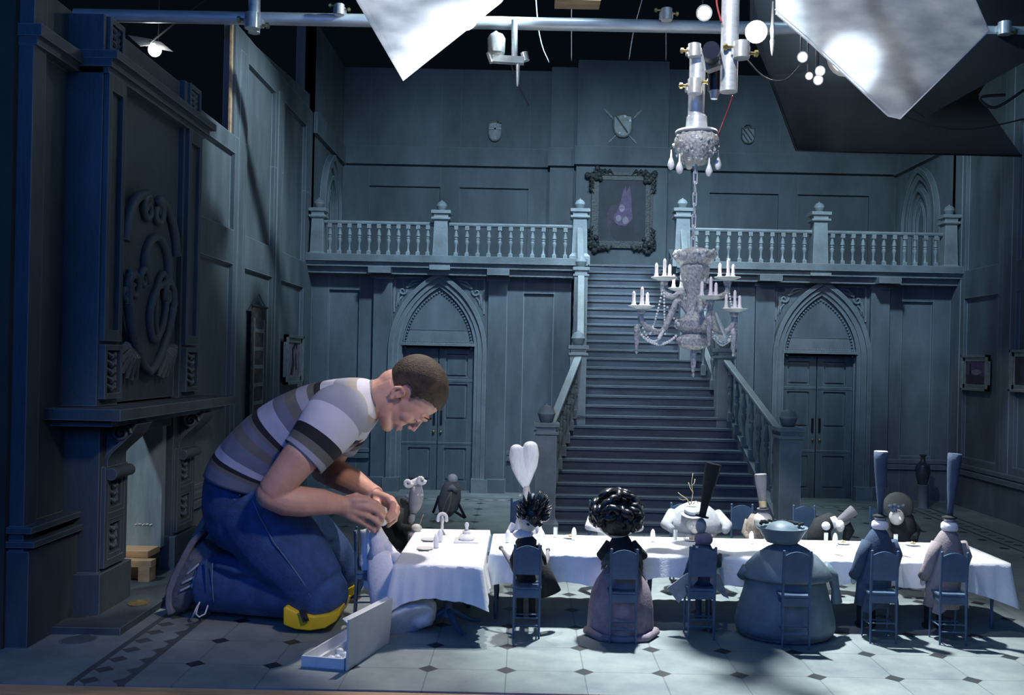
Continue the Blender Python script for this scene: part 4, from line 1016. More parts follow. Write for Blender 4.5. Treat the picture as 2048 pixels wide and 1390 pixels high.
for k in range(28):
    a = 2*PI*k/28; b, f = at(744, 762, Y0), at(757, 820, Y0); rim.append((b+f)/2+(f-b)/2*math.cos(a)+Vector((0, .068*math.sin(a), 0)))
m.tube(rim, .0045, 8, close=True); obj('collar', m, 'grey_cloth', man, smooth='all')
# jeans
jn = MB(); rg = []
for B_, F_, hw in (((422, 930), (548, 975), .160), ((414, 965), (575, 995), .168), ((411, 1005), (590, 1030), .172), ((418, 1045), (595, 1070), .165), ((440, 1080), (585, 1100), .14)):
    b, f = at(*B_, 2.70), at(*F_, 2.70); c = (b+f)/2; d = (f-b)/2
    rg.append([c+d*math.cos(2*PI*k/32)+Vector((0, hw*math.sin(2*PI*k/32), 0)) for k in range(32)])
jn.rings(rg)
jn.tube(A([(497, 1000, 2.62), (530, 1048, 2.61), (566, 1095, 2.60), (606, 1140, 2.585), (636, 1178, 2.575)]), [.105, .115, .112, .097, .083], 24)
jn.ball(at(640, 1188, 2.575), .079)
jn.tube(A([(640, 1190, 2.575), (600, 1184, 2.59), (550, 1178, 2.61), (500, 1172, 2.63), (450, 1166, 2.65), (414, 1162, 2.66)]), [.076, .074, .076, .079, .081, .084], 24)
jn.tube(A([(510, 1000, 2.80), (560, 1040, 2.84), (612, 1080, 2.87), (655, 1122, 2.89), (678, 1150, 2.90)]), [.11, .108, .10, .088, .075], 24)
jn.ball(at(682, 1154, 2.9), .076)
jn.tube(A([(682, 1156, 2.9), (620, 1150, 2.88), (540, 1135, 2.86), (460, 1120, 2.84), (430, 1112, 2.82)]), [.074, .074, .076, .078, .08], 20)
# soft folds behind the knee and at the hip
for p in (((520, 1105, 2.52), (560, 1130, 2.505), (600, 1148, 2.50)), ((470, 1105, 2.565), (510, 1125, 2.53), (545, 1135, 2.52)), ((455, 1075, 2.56), (500, 1085, 2.53), (540, 1082, 2.51)), ((430, 1130, 2.585), (470, 1140, 2.56), (520, 1150, 2.54)), ((640, 1060, 2.80), (660, 1075, 2.81), (672, 1080, 2.84)), ((640, 1085, 2.80), (665, 1098, 2.82), (680, 1100, 2.85))):
    jn.tube(A(p), [.008, .014, .006], 10)
obj('jeans', jn, 'denim', man, smooth='all', mods=[('REMESH', dict(mode='VOXEL', voxel_size=.006, use_smooth_shade=True)), ('SMOOTH', dict(factor=.6, iterations=8))])
# seams, pocket and belt loops lie on the near side surface
def near_curve(pts, rad, name, mt, dy=0):
    m = MB(); m.tube([at(x, y, Y) for x, y, Y in pts], rad, 6); return obj(name, m, mt, man, smooth='all')
near_curve([(505, 1000, 2.515), (520, 1035, 2.497), (548, 1085, 2.487), (580, 1128, 2.49), (610, 1170, 2.494), (625, 1205, 2.503)], .0016, 'side_seam', 'stitch')
near_curve([(413, 1118, 2.585), (412, 1145, 2.572), (413, 1175, 2.57), (415, 1205, 2.588), (419, 1228, 2.62)], .0035, 'trouser_hem', 'denim')
near_curve([(425, 1126, 2.575), (424, 1160, 2.567), (426, 1195, 2.57), (430, 1215, 2.59)], .0014, 'hem_stitching', 'stitch')
near_curve([(455, 982, 2.555), (470, 1000, 2.532), (480, 1040, 2.518), (478, 1062, 2.513)], .0016, 'pocket_stitching', 'stitch')
near_curve([(424, 955, 2.61), (450, 972, 2.565), (490, 985, 2.54), (530, 995, 2.535)], .003, 'waistband', 'denim')
m = MB(); m.ball(at(480, 990, 2.532), .004, 10, 6); obj('rivet', m, 'brass', man, smooth='all')
# knee pads
def kneepad(dx, dy, Y, sc_, name):
    t = MB(); P = [(566, 1216), (572, 1214), (595, 1226), (625, 1233), (655, 1230), (672, 1222), (681, 1216), (680, 1228), (672, 1243), (650, 1257), (620, 1262), (590, 1259), (566, 1250)]
    P = [((x-625)*sc_+625+dx, (y-1240)*sc_+1240+dy) for x, y in P]
    t.prism([at(x, y, Y) for x, y in P], (0, .15, 0))
    o = obj(name, t, 'yellow', man, smooth='all', mods=[('BEVEL', dict(width=.012, segments=4, limit_method='ANGLE'))]); return o
kp = kneepad(0, 0, 2.495, 1, 'knee_pad'); kneepad(40, -52, 2.83, .88, 'knee_pad')
m = MB(); m.bar(at(604, 1219, 2.49), at(612, 1243, 2.488), .016, .006, up=(0, 1, 0)); m.ball(at(612, 1236, 2.487), .006, 10, 6); obj('pad_strap', m, 'black_cloth', kp, smooth=True)
# shoes
def shoe(dx, dy, dY, full=True):
    q = lambda x, y, Y: at(x+dx, y+dy, Y+dY)
    m = MB(); m.tube([q(424, 1092, 2.66), q(402, 1118, 2.66), q(382, 1150, 2.66), q(364, 1185, 2.66), q(356, 1208, 2.66), q(352, 1222, 2.66)], [.034, .048, .05, .046, .036, .02], 20)
    m.tube([q(432, 1110, 2.66), q(405, 1138, 2.66), q(388, 1165, 2.66)], [.04, .046, .03], 18)
    s = obj('shoe', m, 'shoe', man, smooth='all', mods=[('REMESH', dict(mode='VOXEL', voxel_size=.004, use_smooth_shade=True)), ('SMOOTH', dict(factor=.6, iterations=6))])
    m = MB()
    so = [(398, 1062), (378, 1082), (360, 1115), (342, 1150), (331, 1180), (329, 1210), (334, 1232)]
    si = [(404, 1070), (388, 1090), (371, 1122), (354, 1157), (344, 1185), (342, 1210), (347, 1228)]
    m.strip([q(x, y, 2.615) for x, y in so], [q(x, y, 2.615) for x, y in si], (0, .09, 0))
    obj('sole', m, 'grey_cloth', s, smooth=True, mods=[('BEVEL', dict(width=.004, segments=2))])
    if full:
        m = MB()
        for a, b in (((358, 1183), (388, 1168)), ((362, 1168), (392, 1152)), ((372, 1150), (398, 1128)), ((384, 1176), (394, 1142))):
            pts = []
            for i in range(7):
                x, y = a[0]+(b[0]-a[0])*i/6, a[1]+(b[1]-a[1])*i/6; pts.append(q(x, y, 2.6085+.0035*abs(i-3)/3))
            m.tube(pts, .0038, 8, fl=.6)
        obj('reflective_stripe', m, 'shoe_lt', s, smooth='all')
        m = MB(); m.tube([q(*p) for p in ((405, 1195, 2.60), (396, 1212, 2.58), (392, 1228, 2.57), (398, 1234, 2.57), (410, 1228, 2.58), (416, 1210, 2.59), (408, 1196, 2.60))], .0022, 8)
        m.tube([q(*p) for p in ((405, 1195, 2.60), (393, 1215, 2.57), (384, 1236, 2.575))], .0022, 8); obj('shoelace', m, 'lace', s, smooth='all')
    return s
shoe(0, 0, 0); shoe(28, -52, .17, False)

# ------------------------------------------------------------------ open white card box
bx = thing('open_box', 'open white card box with its lid standing, lying on the floor before the person', 'box', (-.44, 2.35, 0))
a, b, c_, d_ = Vector((-.516, 2.232, 0)), Vector((-.411, 2.212, 0)), Vector((-.345, 2.44, 0)), Vector((-.45, 2.465, 0))
m = MB(); Z_ = Vector((0, 0, .028))
m.prism([a, b, c_, d_], (0, 0, .003))
for p, q in ((a, b), (b, c_), (c_, d_), (d_, a)):
    cen = (a+b+c_+d_)/4; i1 = p+(cen-p)*.05; i2 = q+(cen-q)*.05; m.prism([p, q, i2, i1], (0, 0, .028))
for t_ in (.36,): m.prism([a.lerp(b, t_-.012), a.lerp(b, t_), d_.lerp(c_, t_), d_.lerp(c_, t_-.012)], (0, 0, .022))
obj('tray', m, 'paper', bx)
m = MB(); e = Vector((.012, -.004, 0)); m.prism([b+Vector((.004, 0, .001)), c_+Vector((.004, .0, .001)), c_+e+Vector((.0, 0, .118)), b+e+Vector((-.005, 0, .122))], (.004, -.001, 0))
m.prism([b+e+Vector((-.005, 0, .112)), c_+e+Vector((.0, 0, .108)), c_+e+Vector((-.012, 0, .118)), b+e+Vector((-.017, 0, .122))], (0, 0, .003))
obj('lid', m, 'paper', bx)
random.seed(4)
for i in range(14):
    u, v = .42+.5*random.random(), .08+.84*random.random(); p = a.lerp(b, u).lerp(d_.lerp(c_, u), v)
    m = MB(); m.ball((p.x, p.y, .013), .0095, 12, 8, szz=.9); m.ball((p.x+.004, p.y-.007, .016), .003, 6, 4); m.tube([(p.x-.006, p.y-.006, .018), (p.x-.001, p.y-.009, .0185)], .0012, 5)
    o = obj('replacement_part', m, 'porc', smooth='all'); tag(o, 'tiny pale moulded puppet piece lying in the open white box', 'puppet piece', 'tiny puppet pieces in the open box')

# ------------------------------------------------------------------ dinner guests (generic seated puppets)
def face_bits(t, c, r, f=(0, -1, 0), dk='eye', nose=True, moustache=False):
    f = Vector(f).normalized(); s_ = f.cross(Vector((0, 0, 1))).normalized(); up = s_.cross(f)
    m = MB()
    for q in (-1, 1): m.ball(c+f*r*.88+s_*q*r*.36+up*r*.15, r*.2, 10, 8)
    e = obj('eyes', m, 'eyew', t, smooth='all')
    m = MB()
    for q in (-1, 1): m.ball(c+f*r*1.06+s_*q*r*.36+up*r*.15, r*.07, 8, 6)
    obj('pupil', m, dk, e, smooth='all')
    if nose: m = MB(); m.tube([c+f*r*.85+up*r*.1, c+f*r*1.2-up*r*.12], [r*.08, r*.14], 8); obj('nose', m, 'skinw', t, smooth='all')
    if moustache:
        m = MB()
        for q in (-1, 1): m.tube([c+f*r*1.02-up*r*.3, c+f*r*1.0+s_*q*r*.5-up*r*.42, c+f*r*.7+s_*q*r*.95-up*r*.3], [r*.18, r*.24, r*.06], 8)
        obj('moustache', m, 'grey_cloth', t, smooth='all')
def tall_hat(t, base, top, r0, r1, mt, topmt=None, brim=None):
    m = MB(); base, top = Vector(base), Vector(top); d = top-base
    P = [base+d*k for k in (0, .15, .4, .7, .9, 1)]; R_ = [r0, r0*1.02, r0+(r1-r0)*.35, r0+(r1-r0)*.78, r1*.99, r1]
    m.tube(P, R_, 20); h = obj('tall_hat', m, mt, t, smooth=True)
    m = MB(); m.tube([top, top+d.normalized()*.0012], r1*.97, 20); obj('hat_top', m, topmt or mt, h, smooth=True)
    if brim: m = MB(); m.lathe([(brim, 0), (brim*1.03, .003), (r0, .002)], base, 20, ax=d.normalized()); obj('hat_brim', m, mt, h, smooth=True)
    return h

YN = 2.575
def guest(label, loc, group): return thing('puppet_guest', label, 'puppet', tuple(loc), group)
GN, GF = 'puppet guests on the near side', 'puppet guests on the far side'
# 1 spiky black hair
t = guest('slim puppet guest with spiky black hair and black coat, leftmost on the near side', (.02, YN, .137), GN)
q = lambda x, y, Y=YN: at(x, y, Y)
m = MB(); m.tube([q(1052, 1168), q(1052, 1140), q(1053, 1105), q(1052, 1082), q(1050, 1068)], [.03, .022, .026, .03, .014], 16)
for s_, pts in ((0, [(1038, 1092), (1026, 1120), (1034, 1150)]), (1, [(1072, 1092), (1086, 1118), (1088, 1140)])): m.tube([q(*p) for p in pts], [.012, .01, .009], 10)
for dx in (-12, 12): m.tube([q(1052+dx, 1166), at(1052+dx, 1160, YN+.07), at(1052+dx, 1215, YN+.085), at(1052+dx, 1235, YN+.085)], [.014, .012, .009, .01], 10)
obj('body', m, 'black_cloth', t, smooth='all')
m = MB(); m.ball(q(1046, 1068), .024, sx=1.2, sy=.9, szz=.55); obj('collar', m, 'white_cloth', t, smooth='all')
m = MB(); m.ball(q(1056, 1040), .031, sx=.95, szz=1.1); m.ball(q(1040, 1030), .01); m.ball(q(1036, 1032), .006); hd_ = obj('head', m, 'skinw', t, smooth='all')
m = MB(); m.ball(q(1066, 1028), .036, sx=.9, sy=1.05, szz=1.05)
random.seed(11)
for i in range(46):
    a = random.uniform(-1.3, 1.7); b = random.uniform(-1.3, 1.2); d = Vector((math.sin(a)*math.cos(b), -math.cos(a)*math.cos(b)*.9, .35+math.sin(b)*.8)).normalized()
    c = q(1066, 1028); m.tube([c+d*.026, c+d*.042+Vector((0, 0, .004)), c+d*.052+Vector((.002, 0, .014))], [.009, .006, .0012], 6)
obj('hair', m, 'black_hair', hd_, smooth='all')
m = MB(); m.tube([q(1080, 1115, YN-.01), q(1092, 1150, YN), q(1100, 1188, YN)], [.01, .024, .04], 16, fl=.45); obj('coat_tail', m, 'black_cloth', t, smooth='all')
m = MB()
for pts in ([(1034, 1150), (1022, 1126), (1008, 1104), (1002, 1096)], [(1088, 1140), (1094, 1120), (1096, 1100)]):
    P = [at(x, y, YN+.07*i/(len(pts)-1)) for i, (x, y) in enumerate(pts)]; m.tube(P, [.008, .007, .005, .004][:len(P)], 8); m.ball(P[-1], .007)
obj('forearm', m, 'grey_cloth', t, smooth='all')
# 2 large curls
t = guest('wide-skirted puppet guest with a huge ball of glossy black curls', (.255, YN, .0), GN)
c = q(1243, 1180); cx = c.x; m = MB(); YS = YN+.0
m.lathe([(.092, .001), (.09, .02), (.088, .07), (.082, .11), (.068, .145), (.052, .168), (.036, .185), (.026, .195)], (cx, YS, 0), 40, wob=lambda a, z: 1+.03*math.sin(a*11)*max(0, 1-z/.2))
m.tube([(cx-.095, YS-.02, .012), (cx-.06, YS-.08, .008), (cx, YS-.095, .008), (cx+.06, YS-.08, .01), (cx+.093, YS-.02, .012)], [.012, .010, .009, .010, .012], 10)
obj('skirt', m, 'mauve_cloth', t, smooth='all')
m = MB(); m.tube([(cx, YS, .185), (cx-.002, YS, .215), (cx-.006, YS, .25), (cx-.008, YS, .275)], [.03, .04, .034, .018], 18, fl=.8)
for s_ in (-1, 1): m.tube([(cx+s_*.03-.004, YS, .245), (cx+s_*.058, YS+.005, .21), (cx+s_*.05, YS+.04, .195)], [.014, .013, .009], 10)
obj('bodice', m, 'black_cloth', t, smooth='all')
m = MB(); random.seed(5)
for i in range(110):
    a = random.uniform(0, 2*PI); r = .036; z = random.uniform(.205, .235)
    p = Vector((cx+r*math.cos(a), YS+r*.8*math.sin(a), z)); o_ = Vector((math.cos(a), .8*math.sin(a), 0))
    m.tube([p, p+o_*.012+Vector((0, 0, -.018)), p+o_*.021+Vector((0, 0, -.042))], [.003, .0045, .0008], 5)
obj('feather_cape', m, 'feather', t, smooth='all')
hc2 = q(1233, 1030); m = MB(); m.ball(hc2+Vector((0, 0, -.012)), .052); hd_ = obj('head', m, 'skinw', t, smooth='all')
m = MB(); m.ball(hc2+Vector((0, .0, -.006)), .06, 20, 14, sx=1.05, szz=.92)
random.seed(9)
for i in range(60):
    a = random.uniform(0, 2*PI); b = math.asin(random.uniform(-.35, .98)); d = Vector((math.cos(a)*math.cos(b), math.sin(a)*math.cos(b), math.sin(b)))
    tn = d.cross(Vector((random.random()-.5, random.random()-.5, random.random()-.5))).normalized(); bn = d.cross(tn); rr = .012+.006*random.random()
    P = [hc2+d*(.058+.010*math.sin(PI*k/7))+(tn*math.cos(-.6+k*.62)+bn*math.sin(-.6+k*.62)*.8)*rr for k in range(8)]
    m.tube(P, [.004, .008, .0095, .010, .0095, .009, .0075, .003], 8)
obj('curls', m, 'black_hair', hd_, smooth='all')
# 3 thin, leaning top hat
t = guest('thin puppet guest in dark tailcoat with a leaning black top hat', (.485, YN, .137), GN)
m = MB(); m.tube([q(1408, 1170), q(1410, 1130), q(1408, 1105), q(1404, 1086)], [.024, .022, .027, .02], 16)
m.tube([q(1392, 1092), q(1378, 1130), q(1372, 1150), at(1385, 1128, YN+.06)], [.009, .008, .008, .006], 8); m.tube([q(1424, 1100), q(1438, 1130), at(1440, 1110, YN+.06)], [.009, .008, .006], 8)
for dx in (-8, 12): m.tube([q(1405+dx, 1168), at(1405+dx, 1162, YN+.07), at(1405+dx, 1215, YN+.085), at(1405+dx, 1238, YN+.08)], [.013, .011, .008, .009], 10)
obj('body', m, 'navy_cloth', t, smooth='all')
m = MB(); m.ball(q(1407, 1078), .026, sx=1.0, szz=.75); obj('collar', m, 'mauve_cloth', t, smooth='all')
m = MB(); m.ball(q(1402, 1052), .015, szz=1.4); hd_ = obj('head', m, 'ltgrey_cloth', t, smooth='all')
tall_hat(t, q(1404, 1034), q(1427, 928), .0095, .0215, 'black_cloth', 'grey_cloth', .018)
m = MB(); m.prism([q(1396, 1138, YN-.02), q(1372, 1148, YN-.012), q(1335, 1176, YN), q(1357, 1207, YN), q(1372, 1190, YN-.01), q(1396, 1160, YN-.025)], (0, .004, 0)); m.prism([q(1418, 1140, YN-.02), q(1440, 1150, YN), q(1458, 1198, YN), q(1446, 1192, YN-.01), q(1420, 1165, YN-.02)], (0, .004, 0))
obj('coat_tail', m, 'ltgrey_cloth', t, mods=[('SUBSURF', dict(levels=2, render_levels=2, subdivision_type='SIMPLE'))])
m = MB()
for k in range(5): m.box(*[v for p in [(q(1379+k*3, 1135-k*11).x-.003, q(1379+k*3, 1135-k*11).x+.003)] for v in p], YN-.025, YN-.02, q(1380, 1135-k*11).z-.002, q(1380, 1135-k*11).z+.003)
obj('braid', m, 'white_cloth', t)
# 4 very wide guest
t = guest('very wide puppet guest in slate satin cape and skirt under a dished brim hat', (.70, 2.565, 0), GN)
cx = q(1572, 1200).x; YW = 2.585
m = MB(); m.lathe([(.128, .012), (.134, .03), (.132, .055), (.124, .09), (.114, .125), (.108, .15), (.105, .17)], (cx, YW, 0), 64, sy=.82, wob=lambda a, z: 1+.022*math.sin(a*17)*(1-z/.19)); sk_ = obj('skirt', m, 'slate_cloth', t, smooth='all')
m = MB(); m.lathe([(.112, .001), (.122, .008), (.12, .026), (.12, .028)], (cx, YW, 0), 90, sy=.82, wob=lambda a, z: 1+.03*math.sin(a*38)); obj('petticoat_frill', m, 'mauve_cloth', t, smooth='all')
m = MB(); m.lathe([(.112, .166), (.122, .162), (.122, .168), (.108, .195), (.085, .22), (.055, .24), (.03, .252), (.025, .262)], (cx+.002, YW, 0), 64, sy=.82, wob=lambda a, z: 1+.012*math.sin(a*13)); obj('cape', m, 'slate_cloth', t, smooth='all')
m = MB(); m.tube([(cx+.105, YW, .19), (cx+.135, YW+.01, .16), (cx+.142, YW+.01, .125), (cx+.145, YW+.01, .09)], [.02, .018, .014, .02], 12, fl=.7); obj('sleeve', m, 'slate_cloth', t, smooth='all'); m = MB(); m.tube([(cx-.105, YW, .18), (cx-.122, YW+.01, .155)], [.018, .012], 10); obj('sleeve', m, 'slate_cloth', t, smooth='all')
m = MB(); m.ball((cx, YW, .275), .032); obj('head', m, 'skinw', t, smooth='all')
hx, hz = q(1566, 1085).x, q(1566, 1085).z
m = MB(); m.lathe([(.0, .262), (.046, .263), (.054, .272), (.07, .296), (.0755, .303), (.076, .306), (.068, .3), (.055, .294), (.05, .297), (.044, .306), (.03, .315), (.012, .32), (0, .321)], (hx, YW, 0), 48); m.v = [Vector((hx+(v.x-hx)*.9, YW+(v.y-YW)*.9, v.z-.007)) for v in m.v]; h_ = obj('dished_hat', m, 'slate_cloth', t, smooth='all')
m = MB(); random.seed(6)
for i in range(26):
    a = PI*(.05+.9*i/25); m.ball((hx+.058*math.cos(a), YW+.058*math.sin(a), .300+random.random()*.006), .003+.003*random.random(), 8, 6)
obj('hat_trim', m, 'black_cloth', h_, smooth='all')
# 5, 6 coats with tall hats
def coat_guest(x0, mt, label, hatpx, hm, topm):
    t = guest(label, (x0, YN+.02, .137), GN); Y = YN+.02; m = MB()
    # long coat, slightly left of the chair
    prof = [((x0-.018), .085, .048), (x0-.016, .12, .046), (x0-.012, .17, .047), (x0-.008, .22, .046), (x0-.004, .262, .038), (x0-.002, .288, .024), (x0, .302, .012)]
    m.tube([(a, Y, z) for a, z, r in prof], [r for a, z, r in prof], 24, fl=.72, up=(0, 1, 0))
    m.tube([(x0-.038, Y-.008, .262), (x0-.056, Y-.016, .225), (x0-.064, Y-.01, .185), (x0-.066, Y+.005, .165)], [.015, .0155, .0155, .016], 14)
    m.tube([(x0+.034, Y, .262), (x0+.05, Y+.004, .225), (x0+.05, Y+.02, .19), (x0+.044, Y+.06, .20)], [.015, .0155, .014, .012], 14)
    obj('coat', m, mt, t, smooth='all')
    m = MB(); m.ball((x0-.068, Y+.006, .152), .008, szz=1.5); m.ball((x0+.043, Y+.07, .202), .008); obj('hand', m, 'skinw', t, smooth='all')
    m = MB()
    m.prism([(x0-.05, Y-.038, .13), (x0-.012, Y-.046, .13), (x0-.022, Y-.04, .085), (x0-.038, Y-.036, .07), (x0-.055, Y-.03, .075)], (0, .004, 0)); m.prism([(x0+.0, Y-.046, .14), (x0+.04, Y-.03, .13), (x0+.05, Y-.02, .085), (x0+.03, Y-.035, .1)], (0, .004, 0))
    obj('coat_tail', m, mt, t)
    m = MB()
    for dx in (-.02, .015): m.tube([(x0+dx, Y+.01, .15), (x0+dx, Y+.07, .15), (x0+dx, Y+.085, .06), (x0+dx, Y+.08, .008)], [.015, .013, .009, .010], 10); m.ball((x0+dx, Y+.09, .008), .011, sy=1.8, szz=.7)
    obj('legs', m, 'black_cloth', t, smooth='all')
    m = MB(); m.lathe([(.019, .296), (.0225, .302), (.022, .313), (.018, .318), (.012, .32)], (x0, Y, 0), 24); obj('collar', m, 'white_cloth', t, smooth='all')
    m = MB(); m.ball((x0, Y+.002, .325), .014); 
    hd2 = obj('head', m, 'skinw', t, smooth='all')
    m = MB(); m.lathe([(.018, .328), (.02, .333), (.012, .335), (.009, .337)], (x0, Y, 0), 20); obj('hat_brim', m, 'black_cloth', t, smooth='all')
    b = Vector((x0, Y, .334)); tp = at(*hatpx, Y)
    m = MB(); d = tp-b; P = [b+d*k for k in (0, .2, .45, .7, .88, 1)]; m.tube(P, [.0075, .0085, .0125, .0165, .018, .0185], 24); h = obj('tall_hat', m, hm, t, smooth='all')
    m = MB(); m.tube([tp, tp+d.normalized()*.001], .0178, 24); obj('hat_top', m, topm, h, smooth=True)
coat_guest(q(1757, 1040).x+.012, 'navy_cloth', 'puppet guest in a long navy coat with a pale-topped tall narrow hat', (1762, 903), 'navy_cloth', 'white_cloth')
coat_guest(q(1897, 1040).x+.012, 'warm_cloth', 'puppet guest in a long grey coat, last on the near side', (1910, 908), 'navy_cloth', 'slate_cloth')

YF = 3.10
q = lambda x, y, Y=YF: at(x, y, Y)
# far side
t = guest('narrow-faced puppet guest with towering heart-shaped white hair', (q(1050, 1080).x, YF, .13), GF)
m = MB(); m.tube([(q(1050, 1080).x, YF, .14), q(1050, 1070), q(1050, 1040), q(1051, 1020)], [.045, .04, .03, .014], 18)
for s_ in (-1, 1): m.tube([q(1050+s_*22, 1048), q(1050+s_*34, 1070), at(1050+s_*24, 1072, YF-.1)], [.012, .011, .007], 10)
obj('gown', m, 'white_cloth', t, smooth='all')
m = MB(); m.tube([q(1052, 1022), q(1053, 1005), q(1053, 985), q(1053, 972)], [.007, .009, .013, .01], 14); m.ball(q(1040, 990), .005); m.ball(q(1066, 990), .005); hd_ = obj('head', m, 'skinw', t, smooth='all'); face_bits(t, q(1053, 988), .0125)
m = MB()
for pts, rr in (([(1051, 975), (1044, 960), (1036, 935), (1032, 912), (1033, 898)], [.008, .014, .022, .024, .021]), ([(1052, 975), (1056, 955), (1060, 930), (1062, 908), (1061, 893)], [.008, .015, .025, .027, .024])):
    P = [q(*p) for p in pts]; m.tube(P, rr, 20, fl=.8, up=(0, 1, 0)); m.ball(P[-1], rr[-1], sy=.8, szz=.75)
m.tube([q(1052, 972), q(1049, 955), q(1047, 935), q(1047, 912)], [.006, .016, .024, .016], 16, fl=.7, up=(0, 1, 0))
obj('hair', m, 'white_hair', hd_, smooth='all', mods=[('REMESH', dict(mode='VOXEL', voxel_size=.0025, use_smooth_shade=True)), ('SMOOTH', dict(factor=.5, iterations=6))])
t = guest('pale puppet guest almost hidden behind the big black curls', (q(1225, 1080).x, YF, .13), GF)
m = MB(); x = q(1225, 1070).x; m.tube([(x, YF, .14), (x, YF, .2), (x, YF, .25), (x, YF, .275)], [.05, .05, .04, .018], 18)
for s_ in (-1, 1): m.tube([(x+s_*.04, YF, .25), (x+s_*.068, YF-.02, .225), (x+s_*.082, YF-.05, .206), (x+s_*.05, YF-.11, .207)], [.016, .018, .014, .008], 12)
obj('gown', m, 'white_cloth', t, smooth='all'); m = MB(); m.ball((x, YF, .30), .022, szz=1.2); obj('head', m, 'skinw', t, smooth='all'); face_bits(t, Vector((x, YF, .302)), .022)
t = guest('hunched puppet guest in pale grey with a flat hat and twig ornament', (q(1388, 1080).x, YF, .13), GF)
c = q(1388, 1070); m = MB(); m.lathe([(.09, .19), (.1, .205), (.094, .225), (.078, .25), (.05, .272), (.02, .285), (0, .288)], (c.x, YF, 0), 36, sy=.7)
for s_ in (-1, 1): m.tube([(c.x+s_*.07, YF, .245), (c.x+s_*.1, YF-.04, .216), (c.x+s_*.085, YF-.08, .207)], [.022, .018, .012], 12)
m.tube([(c.x, YF+.01, .14), (c.x, YF, .2)], [.06, .08], 16)
obj('body', m, 'ltgrey_cloth', t, smooth='all')
m = MB(); p = q(1388, 1050, YF-.06); m.ball(p, .022, sx=1.15, szz=1.0); m.ball(p+Vector((0, -.012, -.012)), .013); hd_ = obj('head', m, 'skinw', t, smooth='all'); face_bits(t, p, .022, (0, -1, -.1))
m = MB(); p = q(1384, 1028, YF-.06); m.lathe([(.036, 0), (.037, .002), (.034, .004), (.026, .005), (.025, .017), (.022, .019), (0, .02)], p, 28, ax=(0, -.3, 1)); h_ = obj('flat_hat', m, 'ltgrey_cloth', t, smooth=True)
m = MB(); m.lathe([(.0262, .005), (.0262, .009)], p, 28, ax=(0, -.3, 1)); obj('hat_band', m, 'navy_cloth', h_, smooth=True)
m = MB(); b = [(1380, 1010), (1374, 998), (1362, 990), (1356, 985)]; m.tube([q(*v, YF-.05) for v in b], [.002, .0018, .0012, .0008], 6)
for pts in ([(1382, 1008), (1386, 985), (1383, 965), (1386, 946)], [(1386, 985), (1380, 975), (1377, 965)], [(1374, 998), (1366, 1000), (1358, 997)], [(1386, 1008), (1392, 1002), (1397, 1006)], [(1384, 970), (1389, 966), (1390, 958)]):
    m.tube([q(*v, YF-.05) for v in pts], [.0016, .0014, .001, .0007][:len(pts)], 5)
obj('twig_ornament', m, 'gold', h_, smooth='all')
t = guest('moustached puppet guest with wide eyes and a grey flared top hat', (q(1520, 1080).x, YF, .13), GF)
m = MB(); m.tube([(q(1512, 1080).x, YF, .14), q(1512, 1072), q(1510, 1050), q(1514, 1030)], [.04, .036, .034, .02], 18); m.tube([q(1498, 1040), q(1490, 1065), at(1498, 1078, YF-.07)], [.014, .012, .009], 10); obj('body', m, 'brown_cloth', t, smooth='all')
m = MB(); p = q(1526, 1040, YF-.03); m.ball(p, .029, sx=1.05, szz=.95); m.ball(p+Vector((-.012, 0, -.014)), .016); m.ball(p+Vector((.014, 0, -.014)), .016); hd_ = obj('head', m, 'skinw', t, smooth='all'); face_bits(t, p, .028, (.15, -1, 0), moustache=True)
h_ = tall_hat(t, q(1526, 1018, YF-.03), q(1521, 949, YF-.03), .0105, .0195, 'grey_cloth', 'grey_cloth', .019)
m = MB(); m.tube([q(1526, 1014, YF-.03), q(1525, 1001, YF-.03)], [.0118, .0128], 20); obj('hat_band', m, 'gold', h_, smooth=True)
t = guest('dark-coated puppet guest toppled to the right, hat pointing sideways', (q(1650, 1080).x, YF, .13), GF)
m = MB(); m.tube([(q(1640, 1080).x, YF, .14), q(1638, 1068), q(1645, 1050), q(1662, 1040), q(1676, 1042)], [.04, .038, .034, .026, .016], 18); m.tube([q(1690, 1050), q(1698, 1062), at(1692, 1078, YF-.03)], [.02, .018, .012], 12); obj('body', m, 'black_cloth', t, smooth='all')
m = MB(); m.tube([q(1674, 1042, YF-.02), q(1664, 1046, YF-.02)], [.018, .02], 16); m.ball(q(1652, 1052, YF-.05), .014); obj('collar', m, 'white_cloth', t, smooth='all')
m = MB(); m.ball(q(1680, 1052, YF-.04), .018, sx=.8, szz=1.1); hd_ = obj('head', m, 'skinw', t, smooth='all'); face_bits(t, q(1680, 1054, YF-.04), .016)
tall_hat(t, q(1676, 1044, YF-.02), q(1708, 1020, YF-.02), .012, .018, 'grey_cloth', 'blackmetal')
t = guest('puppet guest with an egg-shaped pale face under a great round dark bonnet', (q(1797, 1080).x, YF, .13), GF)
m = MB(); c = q(1802, 1075); m.tube([(c.x, YF, .14), (c.x, YF, .2), (c.x-.004, YF, .25), (c.x-.01, YF, .285)], [.05, .052, .042, .018], 18); m.tube([q(1815, 1035), q(1832, 1060), at(1828, 1080, YF-.06)], [.014, .016, .012], 12); m.tube([q(1782, 1040), q(1775, 1062), at(1782, 1078, YF-.06)], [.014, .016, .012], 12); obj('body', m, 'black_cloth', t, smooth='all')
m = MB(); p = q(1793, 1034, YF-.04); m.ball(p, .0235, sx=1, szz=1.12); hd_ = obj('head', m, 'skinw', t, smooth='all'); m = MB(); m.tube([p+Vector((0, -.024, .004)), p+Vector((.001, -.034, -.006))], [.003, .005], 8); obj('nose', m, 'skinw', t, smooth='all')
